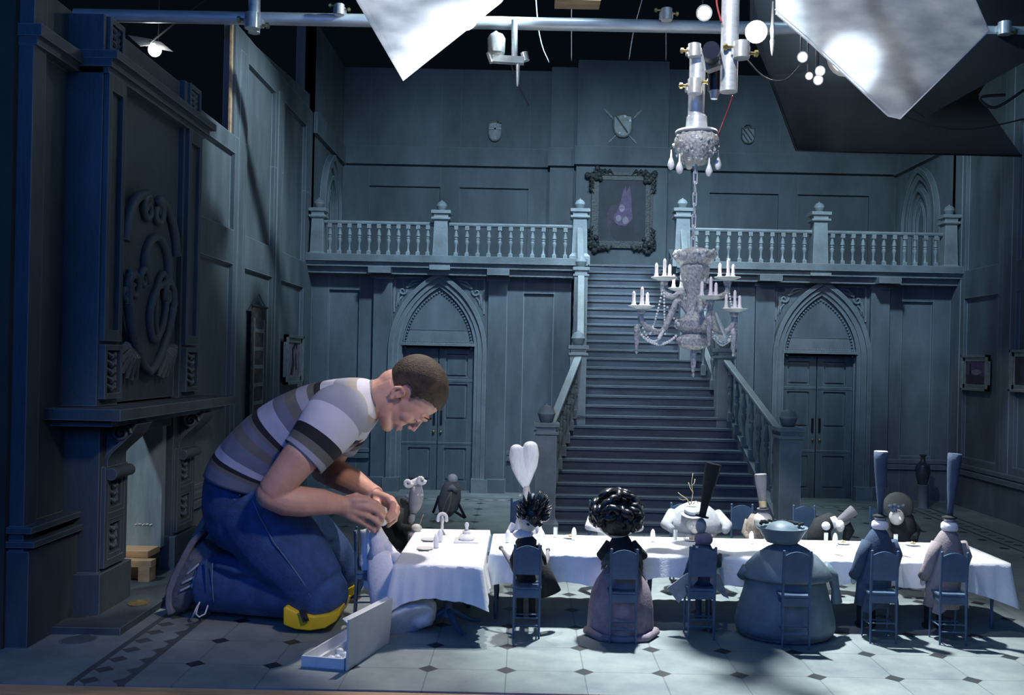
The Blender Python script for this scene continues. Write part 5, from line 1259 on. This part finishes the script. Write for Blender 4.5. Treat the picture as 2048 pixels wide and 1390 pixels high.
m = MB(); c = q(1797, 1012, YF-.02); m.lathe([(.0, .012), (.038, .010), (.048, .002), (.05, -.002), (.04, -.006), (0, -.008)], c, 32, ax=(0, -1, .25), sx=1, sy=.92); h_ = obj('bonnet', m, 'bonnet', t, smooth='all')
m = MB(); random.seed(8)
for i in range(14): m.ball(q(1793+random.uniform(-14, 14), 1016+random.uniform(-6, 5), YF-.055), .007, 8, 6)
obj('bonnet_lace', m, 'navy_cloth', h_, smooth='all')

# left end puppets
t = thing('puppet_guest', 'puppet in a white gown and long veil held in the person\'s hands', 'puppet', (-.36, 2.62, 0), 'puppets at the left end of the table')
q = lambda x, y, Y=2.64: at(x, y, Y)
m = MB(); m.tube([q(757, 1108), q(770, 1150, 2.62), q(782, 1190, 2.58), q(800, 1225, 2.53), q(808, 1250, 2.505)], [.034, .052, .062, .078, .088], 36, fl=.8, up=(0, 1, 0)); m.tube([q(790, 1200, 2.56), q(850, 1225, 2.545), q(868, 1228, 2.54)], [.05, .045, .03], 20)
obj('gown', m, 'white_cloth', t, smooth='all', mods=[('REMESH', dict(mode='VOXEL', voxel_size=.005, use_smooth_shade=True)), ('SMOOTH', dict(factor=.5, iterations=5))])
m = MB(); m.tube([q(757, 1115), q(756, 1090), q(757, 1075), q(757, 1062), q(757, 1052)], [.034, .02, .026, .014, .007], 18); m.ball(q(768, 1080), .013); m.ball(q(748, 1072), .015); m.tube([q(768, 1082), q(786, 1108), q(800, 1122, 2.6)], [.012, .014, .016], 12)
obj('bodice', m, 'white_cloth', t, smooth='all')
m = MB(); m.ball(q(760, 1024), .0165, szz=1.15); m.ball(q(765, 1042), .0145); m.tube([q(755, 1012), q(768, 1020), q(772, 1035)], [.007, .010, .008], 10); obj('head', m, 'porc', t, smooth='all'); face_bits(t, q(765, 1042), .0135, (1, -.3, -.2))
m = MB(); A_ = []; B_ = []
for i in range(13):
    k = i/12; A_.append(q(720+6*k+2*math.sin(k*9), 1060+118*k, 2.66+.01*math.sin(k*7))); B_.append(q(741+9*k, 1058+120*k, 2.67-.01*math.sin(k*6)))
m.strip(A_, B_, (0, .002, 0)); A_ = [a+Vector((.008, .012, 0)) for a in A_]; m.strip(A_, [b+Vector((-.006, .018, 0)) for b in B_], (0, .002, 0)); m.tube([q(735, 1058), q(738, 1110), q(745, 1178)], [.005, .006, .005], 8); obj('veil', m, 'white_cloth', t, smooth='all')
t = thing('puppet_guest', 'stooping puppet in a black tailcoat with a long grey face and curled silver hair', 'puppet', (-.4, 3.02, .13), 'puppets at the left end of the table')
q = lambda x, y, Y=3.0: at(x, y, Y)
m = MB(); m.tube([q(792, 1098), q(788, 1070), q(790, 1040), q(800, 1015), q(812, 1003)], [.04, .046, .048, .038, .022], 22, fl=.85); m.tube([q(798, 1018, 2.96), q(798, 1045, 2.94), q(802, 1055, 2.94), q(822, 1056, 2.94)], [.016, .014, .013, .010], 12)
obj('tailcoat', m, 'black_cloth', t, smooth='all')
m = MB(); m.tube([q(795, 1090), q(812, 1108), q(815, 1150, 3.02), q(812, 1170, 3.02)], [.025, .018, .013, .012], 12); obj('trousers', m, 'grey_cloth', t, smooth='all')
m = MB(); m.ball(q(833, 1056, 2.94), .013, sx=1.3); m.ball(q(825, 1070, 2.94), .009, sx=1.6); obj('hand', m, 'skinw', t, smooth='all')
m = MB(); m.tube([q(834, 972), q(833, 985), q(832, 1000), q(829, 1014), q(826, 1025)], [.016, .022, .0235, .02, .012], 20); m.ball(q(815, 992), .008); hd_ = obj('head', m, 'ltgrey_cloth', t, smooth='all'); face_bits(t, q(836, 990), .02, (.6, -1, 0))
m = MB(); m.tube([q(818, 968), q(826, 966), q(834, 962), q(842, 962)], [.010, .011, .011, .012], 12)
for c_ in ((816, 966), (842, 960)):
    m.tube([q(c_[0]+9*math.cos(a*.7)*(1-a/14), c_[1]+9*math.sin(a*.7)*(1-a/14), 2.99) for a in range(10)], .006, 8)
obj('curled_hair', m, 'white_hair', hd_, smooth='all')
m = MB(); m.tube([q(826, 1028), q(822, 1040), q(820, 1050)], [.008, .012, .004], 10); obj('cravat', m, 'ltgrey_cloth', t, smooth='all')
m = MB(); m.tube([q(838, 1052, 2.94), q(847, 1028, 2.94)], .001, 5); obj('baton', m, 'gold', t)
Yb = 4.28; q = lambda x, y, Y=Yb: at(x, y, Y)
t = thing('puppet_figure', 'grey-cloaked white-haired puppet on splayed black legs on the floor behind the head table', 'puppet', (q(900, 1030).x, Yb, 0))
m = MB(); m.tube([q(904, 962), q(903, 975), q(900, 995), q(896, 1015), q(890, 1030)], [.03, .048, .058, .054, .03], 22, fl=.7); obj('cloak', m, 'grey_cloth', t, smooth='all')
m = MB(); m.ball(q(905, 958), .024); hd_ = obj('head', m, 'white_hair', t, smooth='all')
m = MB(); m.tube([q(893, 980, Yb-.03), q(904, 974, Yb-.045), q(914, 982, Yb-.03)], [.012, .014, .012], 10, fl=.6); obj('shoulder_collar', m, 'ltgrey_cloth', t, smooth='all')
m = MB()
for pts in ([(878, 992), (872, 1010), (866, 1026)], [(914, 1000), (922, 1018), (931, 1036)], [(905, 1020), (930, 1036)]): m.tube([q(*p) for p in pts], .006, 8)
obj('legs', m, 'black_cloth', t, smooth='all')
m = MB()
for pts in ([(902, 984), (894, 1000), (886, 1020), (884, 1028)], [(903, 984), (901, 1002), (897, 1018), (890, 1030)]): m.tube([q(*p, Yb-.055) for p in pts], .0025, 6)
obj('chain', m, 'gold', t, smooth='all')

# ------------------------------------------------------------------ chandelier
YC = 2.85; q = lambda x, y, Y=YC: at(x, y, Y)
cc = q(1388, 620); CXc = cc.x
ch = thing('chandelier', 'crystal chandelier with tiers of candles hanging on a chain above the table', 'chandelier', (CXc, YC, q(1388, 690).z))
zz = lambda y: q(1388, y).z
def px_(n): return n*YC/F
m = MB(); m.lathe([(px_(8), zz(535)), (px_(30), zz(528)), (px_(42), zz(512)), (px_(38), zz(502)), (px_(20), zz(498)), (px_(6), zz(494))], (CXc, YC, 0), 28, wob=lambda a, z: 1+.12*math.sin(a*9)); obj('ruff', m, 'crystal', ch, smooth='all')
m = MB(); m.lathe([(px_(12), zz(700)), (px_(30), zz(692)), (px_(34), zz(678)), (px_(22), zz(668)), (px_(34), zz(655)), (px_(35), zz(642)), (px_(20), zz(632)), (px_(14), zz(622)), (px_(18), zz(600)), (px_(16), zz(585)), (px_(22), zz(575)), (px_(28), zz(550)), (px_(30), zz(536)), (px_(22), zz(526)), (px_(8), zz(522))], (CXc, YC, 0), 28); obj('stem', m, 'crystal', ch, smooth=True)
m = MB(); random.seed(3)
for i in range(110):
    a = random.uniform(0, 2*PI); y, r = random.choice([(505, 40), (512, 42), (640, 33), (650, 36), (680, 32), (690, 30), (560, 26), (600, 17)])
    m.ball((CXc+px_(r)*math.cos(a), YC+px_(r)*math.sin(a), zz(y+random.uniform(-6, 6))), px_(random.uniform(2.2, 4)), 6, 5)
obj('bead_cluster', m, 'glass', ch, smooth='all')['kind'] = 'stuff'
def icicle(p, name='icicle', par=None, L_=52):
    m = MB(); m.lathe([(px_(1.5), 0), (px_(6.5), px_(-6)), (px_(7), px_(-12)), (px_(5), px_(-L_*.55)), (px_(3), px_(-L_*.9)), (px_(1.6), px_(-L_)), (px_(3), px_(-L_-4)), (0, px_(-L_-8))], p, 10, wob=lambda a, z: 1+.2*math.sin(z*1400)); return obj(name, m, 'crystal', par, smooth=True)
ARMS = [((1283, 612), -.03, 0), ((1328, 555), .03, 1), ((1362, 577), .11, 1), ((1420, 593), -.12, 0), ((1455, 555), .02, 1), ((1468, 618), -.01, 0)]
for (ax_, ay_), dy, up_ in ARMS:
    p = at(ax_, ay_+2, YC+dy)
    m = MB(); s0 = Vector((CXc, YC, zz(640)))
    if not up_: pts = [s0, s0.lerp(p, .3)+Vector((0, 0, px_(30))), s0.lerp(p, .42)+Vector((0, 0, px_(5))), s0.lerp(p, .6)-Vector((0, 0, px_(38))), s0.lerp(p, .85)-Vector((0, 0, px_(38))), p-Vector((0, 0, px_(26))), p-Vector((0, 0, px_(6)))]
    else: pts = [s0, s0.lerp(p, .15)+Vector((0, 0, px_(30))), s0.lerp(p, .4)+Vector((0, 0, px_(22))), s0.lerp(p, .7)-Vector((0, 0, px_(12))), p-Vector((0, 0, px_(28))), p-Vector((0, 0, px_(6)))]
    P_ = []
    for i in range(len(pts)-1):
        for k in range(5):
            t_ = k/5; a0, a1, a2, a3 = pts[max(i-1, 0)], pts[i], pts[i+1], pts[min(i+2, len(pts)-1)]
            P_.append(.5*((2*a1)+(a2-a0)*t_+(2*a0-5*a1+4*a2-a3)*t_*t_+(3*a1-a0-3*a2+a3)*t_**3))
    P_.append(pts[-1])
    m.tube(P_, px_(6), 10); m.lathe([(px_(7), -px_(14)), (px_(9), -px_(6)), (px_(5), 0)], p, 12)
    arm = obj('arm', m, 'crystal', ch, smooth='all')
    m = MB(); m.lathe([(px_(3), -px_(6)), (px_(14), -px_(4)), (px_(26), px_(1)), (px_(26.5), px_(2.5)), (px_(14), -px_(1)), (0, -px_(2))], p, 28); obj('drip_dish', m, 'glass', arm, smooth='all')
    for dx, dz, hh in ((-15, 0, 26), (0, 0, 34), (12, 0, 24)):
        b = p+Vector((px_(dx), px_(-6 if dx == 0 else 4), px_(1)))
        m = MB(); m.lathe([(px_(5), 0), (px_(6), px_(3)), (px_(3.8), px_(6)), (px_(4), px_(9)), (px_(3.1), px_(11)), (px_(3.2), px_(hh)), (px_(2), px_(hh+3)), (0, px_(hh+5))], b, 12); c_ = obj('candle', m, 'candle', arm, smooth='all')
    if not up_: icicle(p+Vector((0, -.002, -px_(34))) if ax_ != 1283 else p+Vector((-px_(8), 0, -px_(34))), 'icicle', arm)
icicle(Vector((CXc, YC-.01, zz(695))), 'icicle', ch)
def swag(a, b, sag, label='bead_swag', r=2.4):
    m = MB(); a, b = Vector(a), Vector(b)
    for i in range(19):
        t_ = i/18; m.ball(a.lerp(b, t_)-Vector((0, 0, px_(sag)*4*t_*(1-t_))), px_(r), 6, 5)
    obj(label, m, 'porc', ch, smooth='all')
pt = [at(a[0][0], a[0][1]+10, YC+a[1]) for a in ARMS]
swag(pt[1], q(1300, 668, YC-.03), 12); swag(pt[1], q(1330, 668, YC-.02), 8); swag(pt[0]-Vector((0, 0, px_(25))), q(1345, 615), 50); swag(q(1335, 615), q(1415, 612, YC-.06), 40); swag(q(1412, 615, YC-.08), pt[5]-Vector((0, 0, px_(30))), 50)
swag(pt[4], q(1472, 660), 2); swag(q(1275, 660, YC-.03), q(1352, 672), 22, r=3); swag(q(1425, 672), q(1472, 665), 18, r=3); swag(q(1350, 620), q(1318, 676, YC-.03), 0, r=3.6); swag(q(1432, 625, YC-.06), q(1450, 672, YC-.03), 0, r=3.6)
# chain
m = MB(); a, b = q(1393, 300), q(1386, 497); NL = 9
for i in range(NL):
    c0 = a.lerp(b, (i+.5)/NL); L_ = (a-b).length/NL*.62; wd = px_(3.6)
    pts = []
    for k in range(16):
        an = 2*PI*k/16; dx = wd*math.cos(an); dz = math.copysign(L_-wd, math.sin(an))+wd*math.sin(an)
        pts.append(c0+(Vector((dx, 0, dz)) if i % 2 == 0 else Vector((dx*.5, dx*.87, dz))))
    m.tube(pts, px_(1.5), 8, close=True)
obj('chain', m, 'chrome', ch, smooth='all')
cn = thing('ceiling_canopy', 'metal disc canopy with a bell of glass beads and pear drops at the chain top', 'canopy', (q(1393, 262).x, YC, q(1393, 262).z))
kx = q(1393, 262).x
m = MB(); m.lathe([(px_(41), zz(269)), (px_(43), zz(266)), (px_(41), zz(262)), (px_(22), zz(260)), (px_(20), zz(234)), (px_(17), zz(232)), (px_(17), zz(230))], (kx, YC, 0), 28); obj('disc', m, 'steel', cn, smooth=True)
m = MB(); m.lathe([(px_(20), zz(328)), (px_(34), zz(312)), (px_(44), zz(295)), (px_(44), zz(280)), (px_(38), zz(269)), (px_(10), zz(268))], (kx, YC, 0), 28, wob=lambda a, z: 1+.06*math.sin(a*12)); obj('bell', m, 'crystal', cn, smooth='all')
m = MB(); random.seed(12)
for i in range(90):
    a = random.uniform(0, 2*PI); y, r = random.choice([(275, 42), (290, 45), (300, 42), (310, 37), (322, 27)]); m.ball((kx+px_(r)*math.cos(a), YC+px_(r)*math.sin(a), zz(y+random.uniform(-5, 5))), px_(random.uniform(2, 3.6)), 6, 5)
obj('bead_cluster', m, 'glass', cn, smooth='all')['kind'] = 'stuff'
for i, (x, y, dy) in enumerate(((1342, 330, 0), (1359, 338, -.05), (1418, 343, -.03), (1436, 330, .0), (1378, 330, .05))):
    m = MB(); p = at(x, y, YC+dy); m.lathe([(0, -px_(10)), (px_(5), -px_(8)), (px_(7.5), 0), (px_(5), px_(8)), (px_(2), px_(16)), (px_(1), px_(30))], p, 14); obj('pear_drop', m, 'porc', cn, smooth='all')

# ------------------------------------------------------------------ rigging
def pipe(name, a, b, r, label, cat='pipe', mt='steel', group=None, hollow=False):
    m = MB(); m.tube([a, b], r, 28); o = obj(name, m, mt, smooth=True); return tag(o, label, cat, group)
pipe('scaffold_pipe', at(150, 30, 3.62), at(2560, 76, 3.62), .024, 'long horizontal scaffold pipe across the top of the set', group='scaffold pipes')
pipe('scaffold_pipe', at(1468, -300, 2.62), at(1457, 184, 2.62), .0245, 'thick vertical scaffold tube right of the chandelier chain', group='scaffold pipes')
pipe('scaffold_pipe', at(1396, 104, YC), at(1391, 262, YC), .0245, 'vertical tube carrying the chandelier canopy', group='scaffold pipes')
pipe('scaffold_pipe', at(513, -240, 3.6), at(508, 66, 3.6), .022, 'short vertical tube clamped at the upper left', group='scaffold pipes')
def clamp(px, py, Y, s_, label, bolts=((-1, .2), (1, -.3))):
    c = at(px, py, Y); s_ *= .8; t = thing('pipe_clamp', label, 'clamp', tuple(c), 'pipe clamps')
    m = MB(); m.tube([c+Vector((0, -.02*s_, -.03*s_)), c+Vector((0, -.02*s_, .03*s_))], .03*s_, 14); m.bar(c+Vector((-.035*s_, 0, 0)), c+Vector((.035*s_, 0, 0)), .035*s_, .03*s_); obj('jaw', m, 'chrome', t, smooth=True)
    for bx_, bz in bolts:
        m = MB(); m.tube([c+Vector((bx_*.02*s_, -.01, bz*.04*s_)), c+Vector((bx_*.065*s_, -.01, bz*.045*s_))], .006*s_, 8); p = c+Vector((bx_*.05*s_, -.01, bz*.044*s_)); m.tube([p, p+Vector((bx_*.012*s_, 0, 0))], .012*s_, 6); obj('bolt', m, 'brass', t, smooth=True)
clamp(508, 46, 3.56, 1.2, 'large clamp joining the short tube to the long pipe at upper left'); clamp(680, 22, 3.58, .8, 'clamp on the long pipe left of the white diffusion sheet', ((-1, .6), (1, .1)))
clamp(1332, 32, 3.58, .9, 'clamp on the long pipe above the right of the centre wall', ((-1, .6), (1, .2))); clamp(1387, 104, 2.83, .8, 'upper left clamp beside the black swivel joint', ((-1, 0),))
clamp(1388, 176, 2.8, .9, 'clamp ringing the canopy tube', ((-1, .1), (1, .5))); clamp(1480, 104, 2.6, .95, 'clamp ringing the thick vertical tube', ((1, -.2), (-1, .3)))
clamp(2005, 60, 3.60, 1.0, 'clamp at the right end of the long pipe', ((1, -.3),))
sw = thing('swivel_joint', 'black swivel joint between the two vertical tubes', 'joint', tuple(at(1425, 140, 2.72)))
m = MB(); m.tube([at(1422, 100, 2.55), at(1426, 118, 2.72)], .0235, 20); obj('end_cap', m, 'blackmetal', sw, smooth=True)
m = MB(); m.tube([at(1425, 112, 2.72), at(1430, 150, 2.74), at(1430, 182, 2.74)], [.024, .02, .021], 18); obj('shaft', m, 'blackmetal', sw, smooth=True)
m = MB(); m.tube([at(1430, 180, 2.74), at(1428, 198, 2.74)], [.018, .010], 12); obj('lower_nut', m, 'chrome', sw, smooth=True); m = MB(); m.bar(at(1412, 135, 2.7), at(1452, 120, 2.66), .03, .03); obj('bracket', m, 'chrome', sw, smooth=True)
# articulated clamp rig at upper centre
ar = thing('articulated_arm', 'silver clamp head hanging from the long pipe, with a long bolt pointing down', 'clamp', tuple(at(1030, 60, 3.58)))
m = MB(); m.tube([at(1029, 40, 3.58), at(1029, 128, 3.58)], .012, 10); obj('stem', m, 'steel', ar, smooth=True)
m = MB(); m.lathe([(.02, -.045), (.032, -.035), (.034, .02), (.025, .035), (.01, .042)], at(993, 88, 3.56), 18); obj('lamp_body', m, 'chrome', ar, smooth=True)
m = MB(); m.bar(at(985, 118, 3.56), at(1048, 122, 3.56), .03, .025); m.tube([at(1048, 105, 3.56), at(1052, 122, 3.56)], .014, 10); m.tube([at(978, 105, 3.56), at(985, 125, 3.56)], .012, 10); m.tube([at(993, 75, 3.56), at(990, 64, 3.56)], .01, 8); obj('crossbar', m, 'chrome', ar, smooth=True)
m = MB(); P = at(1036, 128, 3.56); m.lathe([(.003, -.085), (.005, -.075), (.007, -.03), (.008, 0)], P, 10); obj('screw', m, 'steel', ar, smooth=True)
m = MB(); m.tube([at(1022, 128, 3.58), at(1040, 180, 3.6), at(1058, 212, 3.6)], .003, 6); obj('cable', m, 'wire', ar, smooth=True)
# diffusion sheets
def diffusion(name_, strength):
    m = bpy.data.materials.new(name_); m.use_nodes = True; nt = m.node_tree; nt.nodes.clear(); L = nt.links.new
    o = nt.nodes.new('ShaderNodeOutputMaterial'); mx = nt.nodes.new('ShaderNodeMixShader'); tr = nt.nodes.new('ShaderNodeBsdfTranslucent'); p = nt.nodes.new('ShaderNodeBsdfPrincipled')
    p.inputs['Base Color'].default_value = (.45, .5, .55, 1); p.inputs['Roughness'].default_value = .3
    tc = nt.nodes.new('ShaderNodeTexCoord'); n = nt.nodes.new('ShaderNodeTexNoise'); n.inputs['Scale'].default_value = 9; n.inputs['Detail'].default_value = 7; mp = nt.nodes.new('ShaderNodeMapping'); mp.inputs['Scale'].default_value = (1, 1, 3); mp.inputs['Rotation'].default_value = (0, .7, 0)
    L(tc.outputs['Object'], mp.inputs[0]); L(mp.outputs[0], n.inputs['Vector']); r = nt.nodes.new('ShaderNodeValToRGB'); r.color_ramp.elements[0].position = .3; r.color_ramp.elements[1].position = .7
    r.color_ramp.elements[0].color = (.45, .5, .56, 1); r.color_ramp.elements[1].color = (.75, .8, .85, 1); L(n.outputs['Fac'], r.inputs[0]); L(r.outputs[0], tr.inputs[0])
    bp = nt.nodes.new('ShaderNodeBump'); bp.inputs['Strength'].default_value = .4; bp.inputs['Distance'].default_value = .01; L(n.outputs['Fac'], bp.inputs['Height']); L(bp.outputs[0], p.inputs['Normal'])
    mx.inputs[0].default_value = .2; L(tr.outputs[0], mx.inputs[1]); L(p.outputs[0], mx.inputs[2]); L(mx.outputs[0], o.inputs[0]); return m
M['diff'] = diffusion('diffusion film', 1)
sh1 = MB(); sh1.prism([at(706, -10, 2.9), at(690, -150, 2.78), at(1120, -150, 2.78), at(1003, 5, 2.95), at(806, 162, 3.1)], (0, .004, .001)); o = obj('diffusion_sheet', sh1, 'diff'); tag(o, 'white diffusion sheet hanging corner-down at upper centre', 'diffuser')
t = thing('light_diffuser', 'large scratched plastic diffuser sheet lit from behind at the upper right', 'diffuser', tuple(at(1780, 60, 3.0)))
m = MB(); m.prism([at(1550, -150, 2.78), at(1552, 28, 2.9), at(1622, 88, 2.95), at(1776, 232, 3.05), at(1800, 238, 3.05), at(1978, 62, 2.95), at(1880, -150, 2.78)], (0, .004, .001)); obj('sheet', m, 'diff', t)
m = MB(); e = [at(1552, 28, 2.894), at(1622, 88, 2.944), at(1776, 232, 3.044), at(1800, 238, 3.044), at(1978, 62, 2.944), at(1925, -60, 2.834)]; m.tube(e, .0022, 6); m.tube([v+Vector((-.004, 0, .014)) for v in e[:3]], .0012, 5); m.tube([v+Vector((.004, -.002, .03)) for v in e[1:4]], .001, 5); obj('taped_edge', m, 'paper', t, smooth=True)
# a support arm behind the sheet throws the dark streak across it
m = MB(); m.tube([at(1722, -80, 2.90), at(1748, 0, 2.97), at(1785, 80, 3.04), at(1822, 165, 3.1)], [.018, .02, .024, .02], 10); o = obj('support_arm', m, 'blackmetal', smooth=True); tag(o, 'dark arm behind the large plastic diffuser, seen as a streak', 'arm')
light('sheet_lamp_left', 'SPOT', (-.15, 3.9, 2.45), (-.25, 2.9, 1.85), 90, (1, .97, 1.0), .05, spot=50, blend=.3)
light('sheet_lamp_right', 'SPOT', (1.45, 4.1, 2.9), (1.05, 2.95, 1.72), 55, (.93, .97, 1.0), .03, spot=40, blend=.5)
light('sheet_hot_lamp', 'SPOT', (1.03, 3.42, 1.72), (1.01, 2.97, 1.69), 38, (1, .97, .97), .01, spot=26, blend=.15)
# black flags
def flag(label, pts, group='black flags'):
    m = MB(); m.prism([at(*p) for p in pts], (0, .006, 0)); o = obj('flag', m, 'black'); return tag(o, label, 'flag', group)
flag('big black flag board filling the upper right behind the plastic sheet', [(1500, 60, 3.75), (1538, 150, 3.78), (1595, 302, 3.85), (2043, 311, 3.85), (1957, 190, 3.8), (2000, 120, 3.78), (2080, 80, 3.76), (2080, -40, 3.7), (1500, -40, 3.7)])
flag('second black flag slanting behind the diffuser toward the right edge', [(1850, 235, 3.6), (2060, 118, 3.6), (2060, 60, 3.6), (1960, 60, 3.6), (1800, 200, 3.6)])
m = MB(); m.tube([at(1538, 150, 3.77), at(1593, 300, 3.84), at(1700, 303, 3.84), at(2043, 311, 3.84)], .006, 8); o = obj('flag_rod', m, 'blackmetal', smooth=True); tag(o, 'thin metal frame along the lower edge of the big black flag', 'frame')
# small practical lamps
def lamp(px, py, Y, r, label, glow='bulb', ax=(0, -1, -.2), housing=True):
    c = at(px, py, Y); t = thing('stage_lamp', label, 'lamp', tuple(c), None); a = Vector(ax).normalized()
    m = MB(); m.tube([c+Vector((0, r*1.2+.004, 0)), c+Vector((0, r*1.2+.01, .25)), Vector((c.x, c.y+r+.01, 2.9))], .0025, 6); obj('hanging_rod', m, 'wire', t, smooth=True)
    if housing: m = MB(); m.lathe([(r*.5, -r*2.2), (r*.7, -r*1.6), (r*1.25, 0), (r*1.3, r*.15), (r*1.1, r*.12)], c, 20, ax=a); obj('housing', m, 'chrome', t, smooth=True)
    m = MB(); m.lathe([(0, r*.35), (r*.6, r*.3), (r, r*.12), (r, 0)], c, 20, ax=a); obj('lens', m, glow, t, smooth=True)
lamp(1408, 26, 3.3, .022, 'round stage lamp shining beside the thick vertical tube', 'lampglow')
lamp(1512, 64, 3.3, .03, 'bright stage lamp right of the thick vertical tube', 'lampglow')
lamp(310, 100, 3.9, .022, 'bare bright lamp with barn doors above the fireplace wall', 'lampglow')
for x, y, r, l in ((1605, 114, .014, 'upper small'), (1640, 142, .013, 'middle small'), (1636, 160, .013, 'lower small'), (1618, 152, .010, 'tiny slanted')): lamp(x, y, 3.05, r, l+' warm bulb left of the plastic diffuser', 'bulb')
lamp(1690, 115, 3.25, .05, 'large hot lamp glowing behind the plastic diffuser', 'bulb')
lamp(930, 35, 3.35, .035, 'hot lamp glowing through the corner of the white diffusion sheet', 'lampglow')
t = thing('barn_door', 'dark metal barn door leaves around the bare lamp at the upper left', 'barn door', tuple(at(300, 85, 3.9)))
m = MB(); m.prism([at(255, 70, 3.9), at(303, 78, 3.9), at(300, 90, 3.85), at(280, 92, 3.85)], (0, .004, 0)); m.prism([at(305, 80, 3.9), at(322, 84, 3.9), at(346, 103, 3.85), at(318, 98, 3.85)], (0, .004, 0)); obj('leaf', m, 'steel', t)
m = MB(); m.tube([at(292, 92, 3.88), at(345, 50, 3.85), at(410, 0, 3.8), at(440, -30, 3.8)], .004, 6); obj('rod', m, 'blackmetal', t, smooth=True)
# cables
def cable(pts, r, mt, label):
    P = [at(*p) for p in pts]; Q = []
    for i in range(len(P)-1):
        for k in range(6):
            t_ = k/6; a0, a1, a2, a3 = P[max(i-1, 0)], P[i], P[i+1], P[min(i+2, len(P)-1)]
            Q.append(.5*((2*a1)+(a2-a0)*t_+(2*a0-5*a1+4*a2-a3)*t_*t_+(3*a1-a0-3*a2+a3)*t_**3))
    Q.append(P[-1]); m = MB(); m.tube(Q, r, 6); o = obj('cable', m, mt, smooth='all'); return tag(o, label, 'cable', 'cables')
cable([(1432, -30, 2.6), (1434, 10, 2.6), (1443, 45, 2.6)], .0025, 'red', 'short red cable beside the top of the thick tube')
cable([(1465, 192, 2.65), (1458, 215, 2.7), (1450, 235, 2.75), (1437, 270, 2.85)], .002, 'red', 'thin red wire from the tube end down to the canopy')
cable([(1493, 118, 3.2), (1530, 155, 3.2), (1570, 160, 3.2), (1602, 128, 3.2)], .0025, 'wire', 'dark cable looping to the small warm bulbs')
cable([(1060, -260, 3.9), (1075, 40, 3.9), (1098, 125, 3.9)], .0025, 'steel', 'thin hanging wire left of the centre wall top')
cable([(1258, 120, 4.2), (1268, 60, 4.2), (1290, -20, 4.2)], .003, 'wire', 'thin wire behind the centre wall top')
cable([(1143, 122, 4.2), (1143, 60, 4.2), (1143, -20, 4.2)], .0025, 'wire', 'straight thin wire above the stepped wall top')
cable([(1332, 122, 4.2), (1332, 60, 4.2)], .0025, 'wire', 'straight wire below the centre right clamp')
cable([(2010, 190, 3.7), (1960, 195, 3.7), (1990, 215, 3.7), (2048, 180, 3.7)], .006, 'wire', 'thick black cable coil at the upper right edge')
cable([(1800, 230, 3.5), (1880, 255, 3.5), (1960, 256, 3.5), (2060, 235, 3.5)], .003, 'wire', 'long drooping cable across the black flag')
m = MB(); m.box(at(1110, 0, 3.8).x, at(1200, 0, 3.8).x, 3.75, 3.85, at(1100, 8, 3.8).z, at(1100, 8, 3.8).z+.02); o = obj('timber_batten', m, 'raw'); tag(o, 'raw timber batten at the top edge above the stepped wall', 'timber')
for (x, y) in ((1545, 60),):
    m = MB(); P = at(x, y, 3.3); m.lathe([(.002, -.09), (.006, -.07), (.009, -.04), (.006, -.03), (.010, 0), (.006, .02), (.004, .1)], P, 10); o = obj('hanging_screw', m, 'chrome', smooth=True); tag(o, 'long zinc screw fitting hanging right of the bright lamp', 'screw')
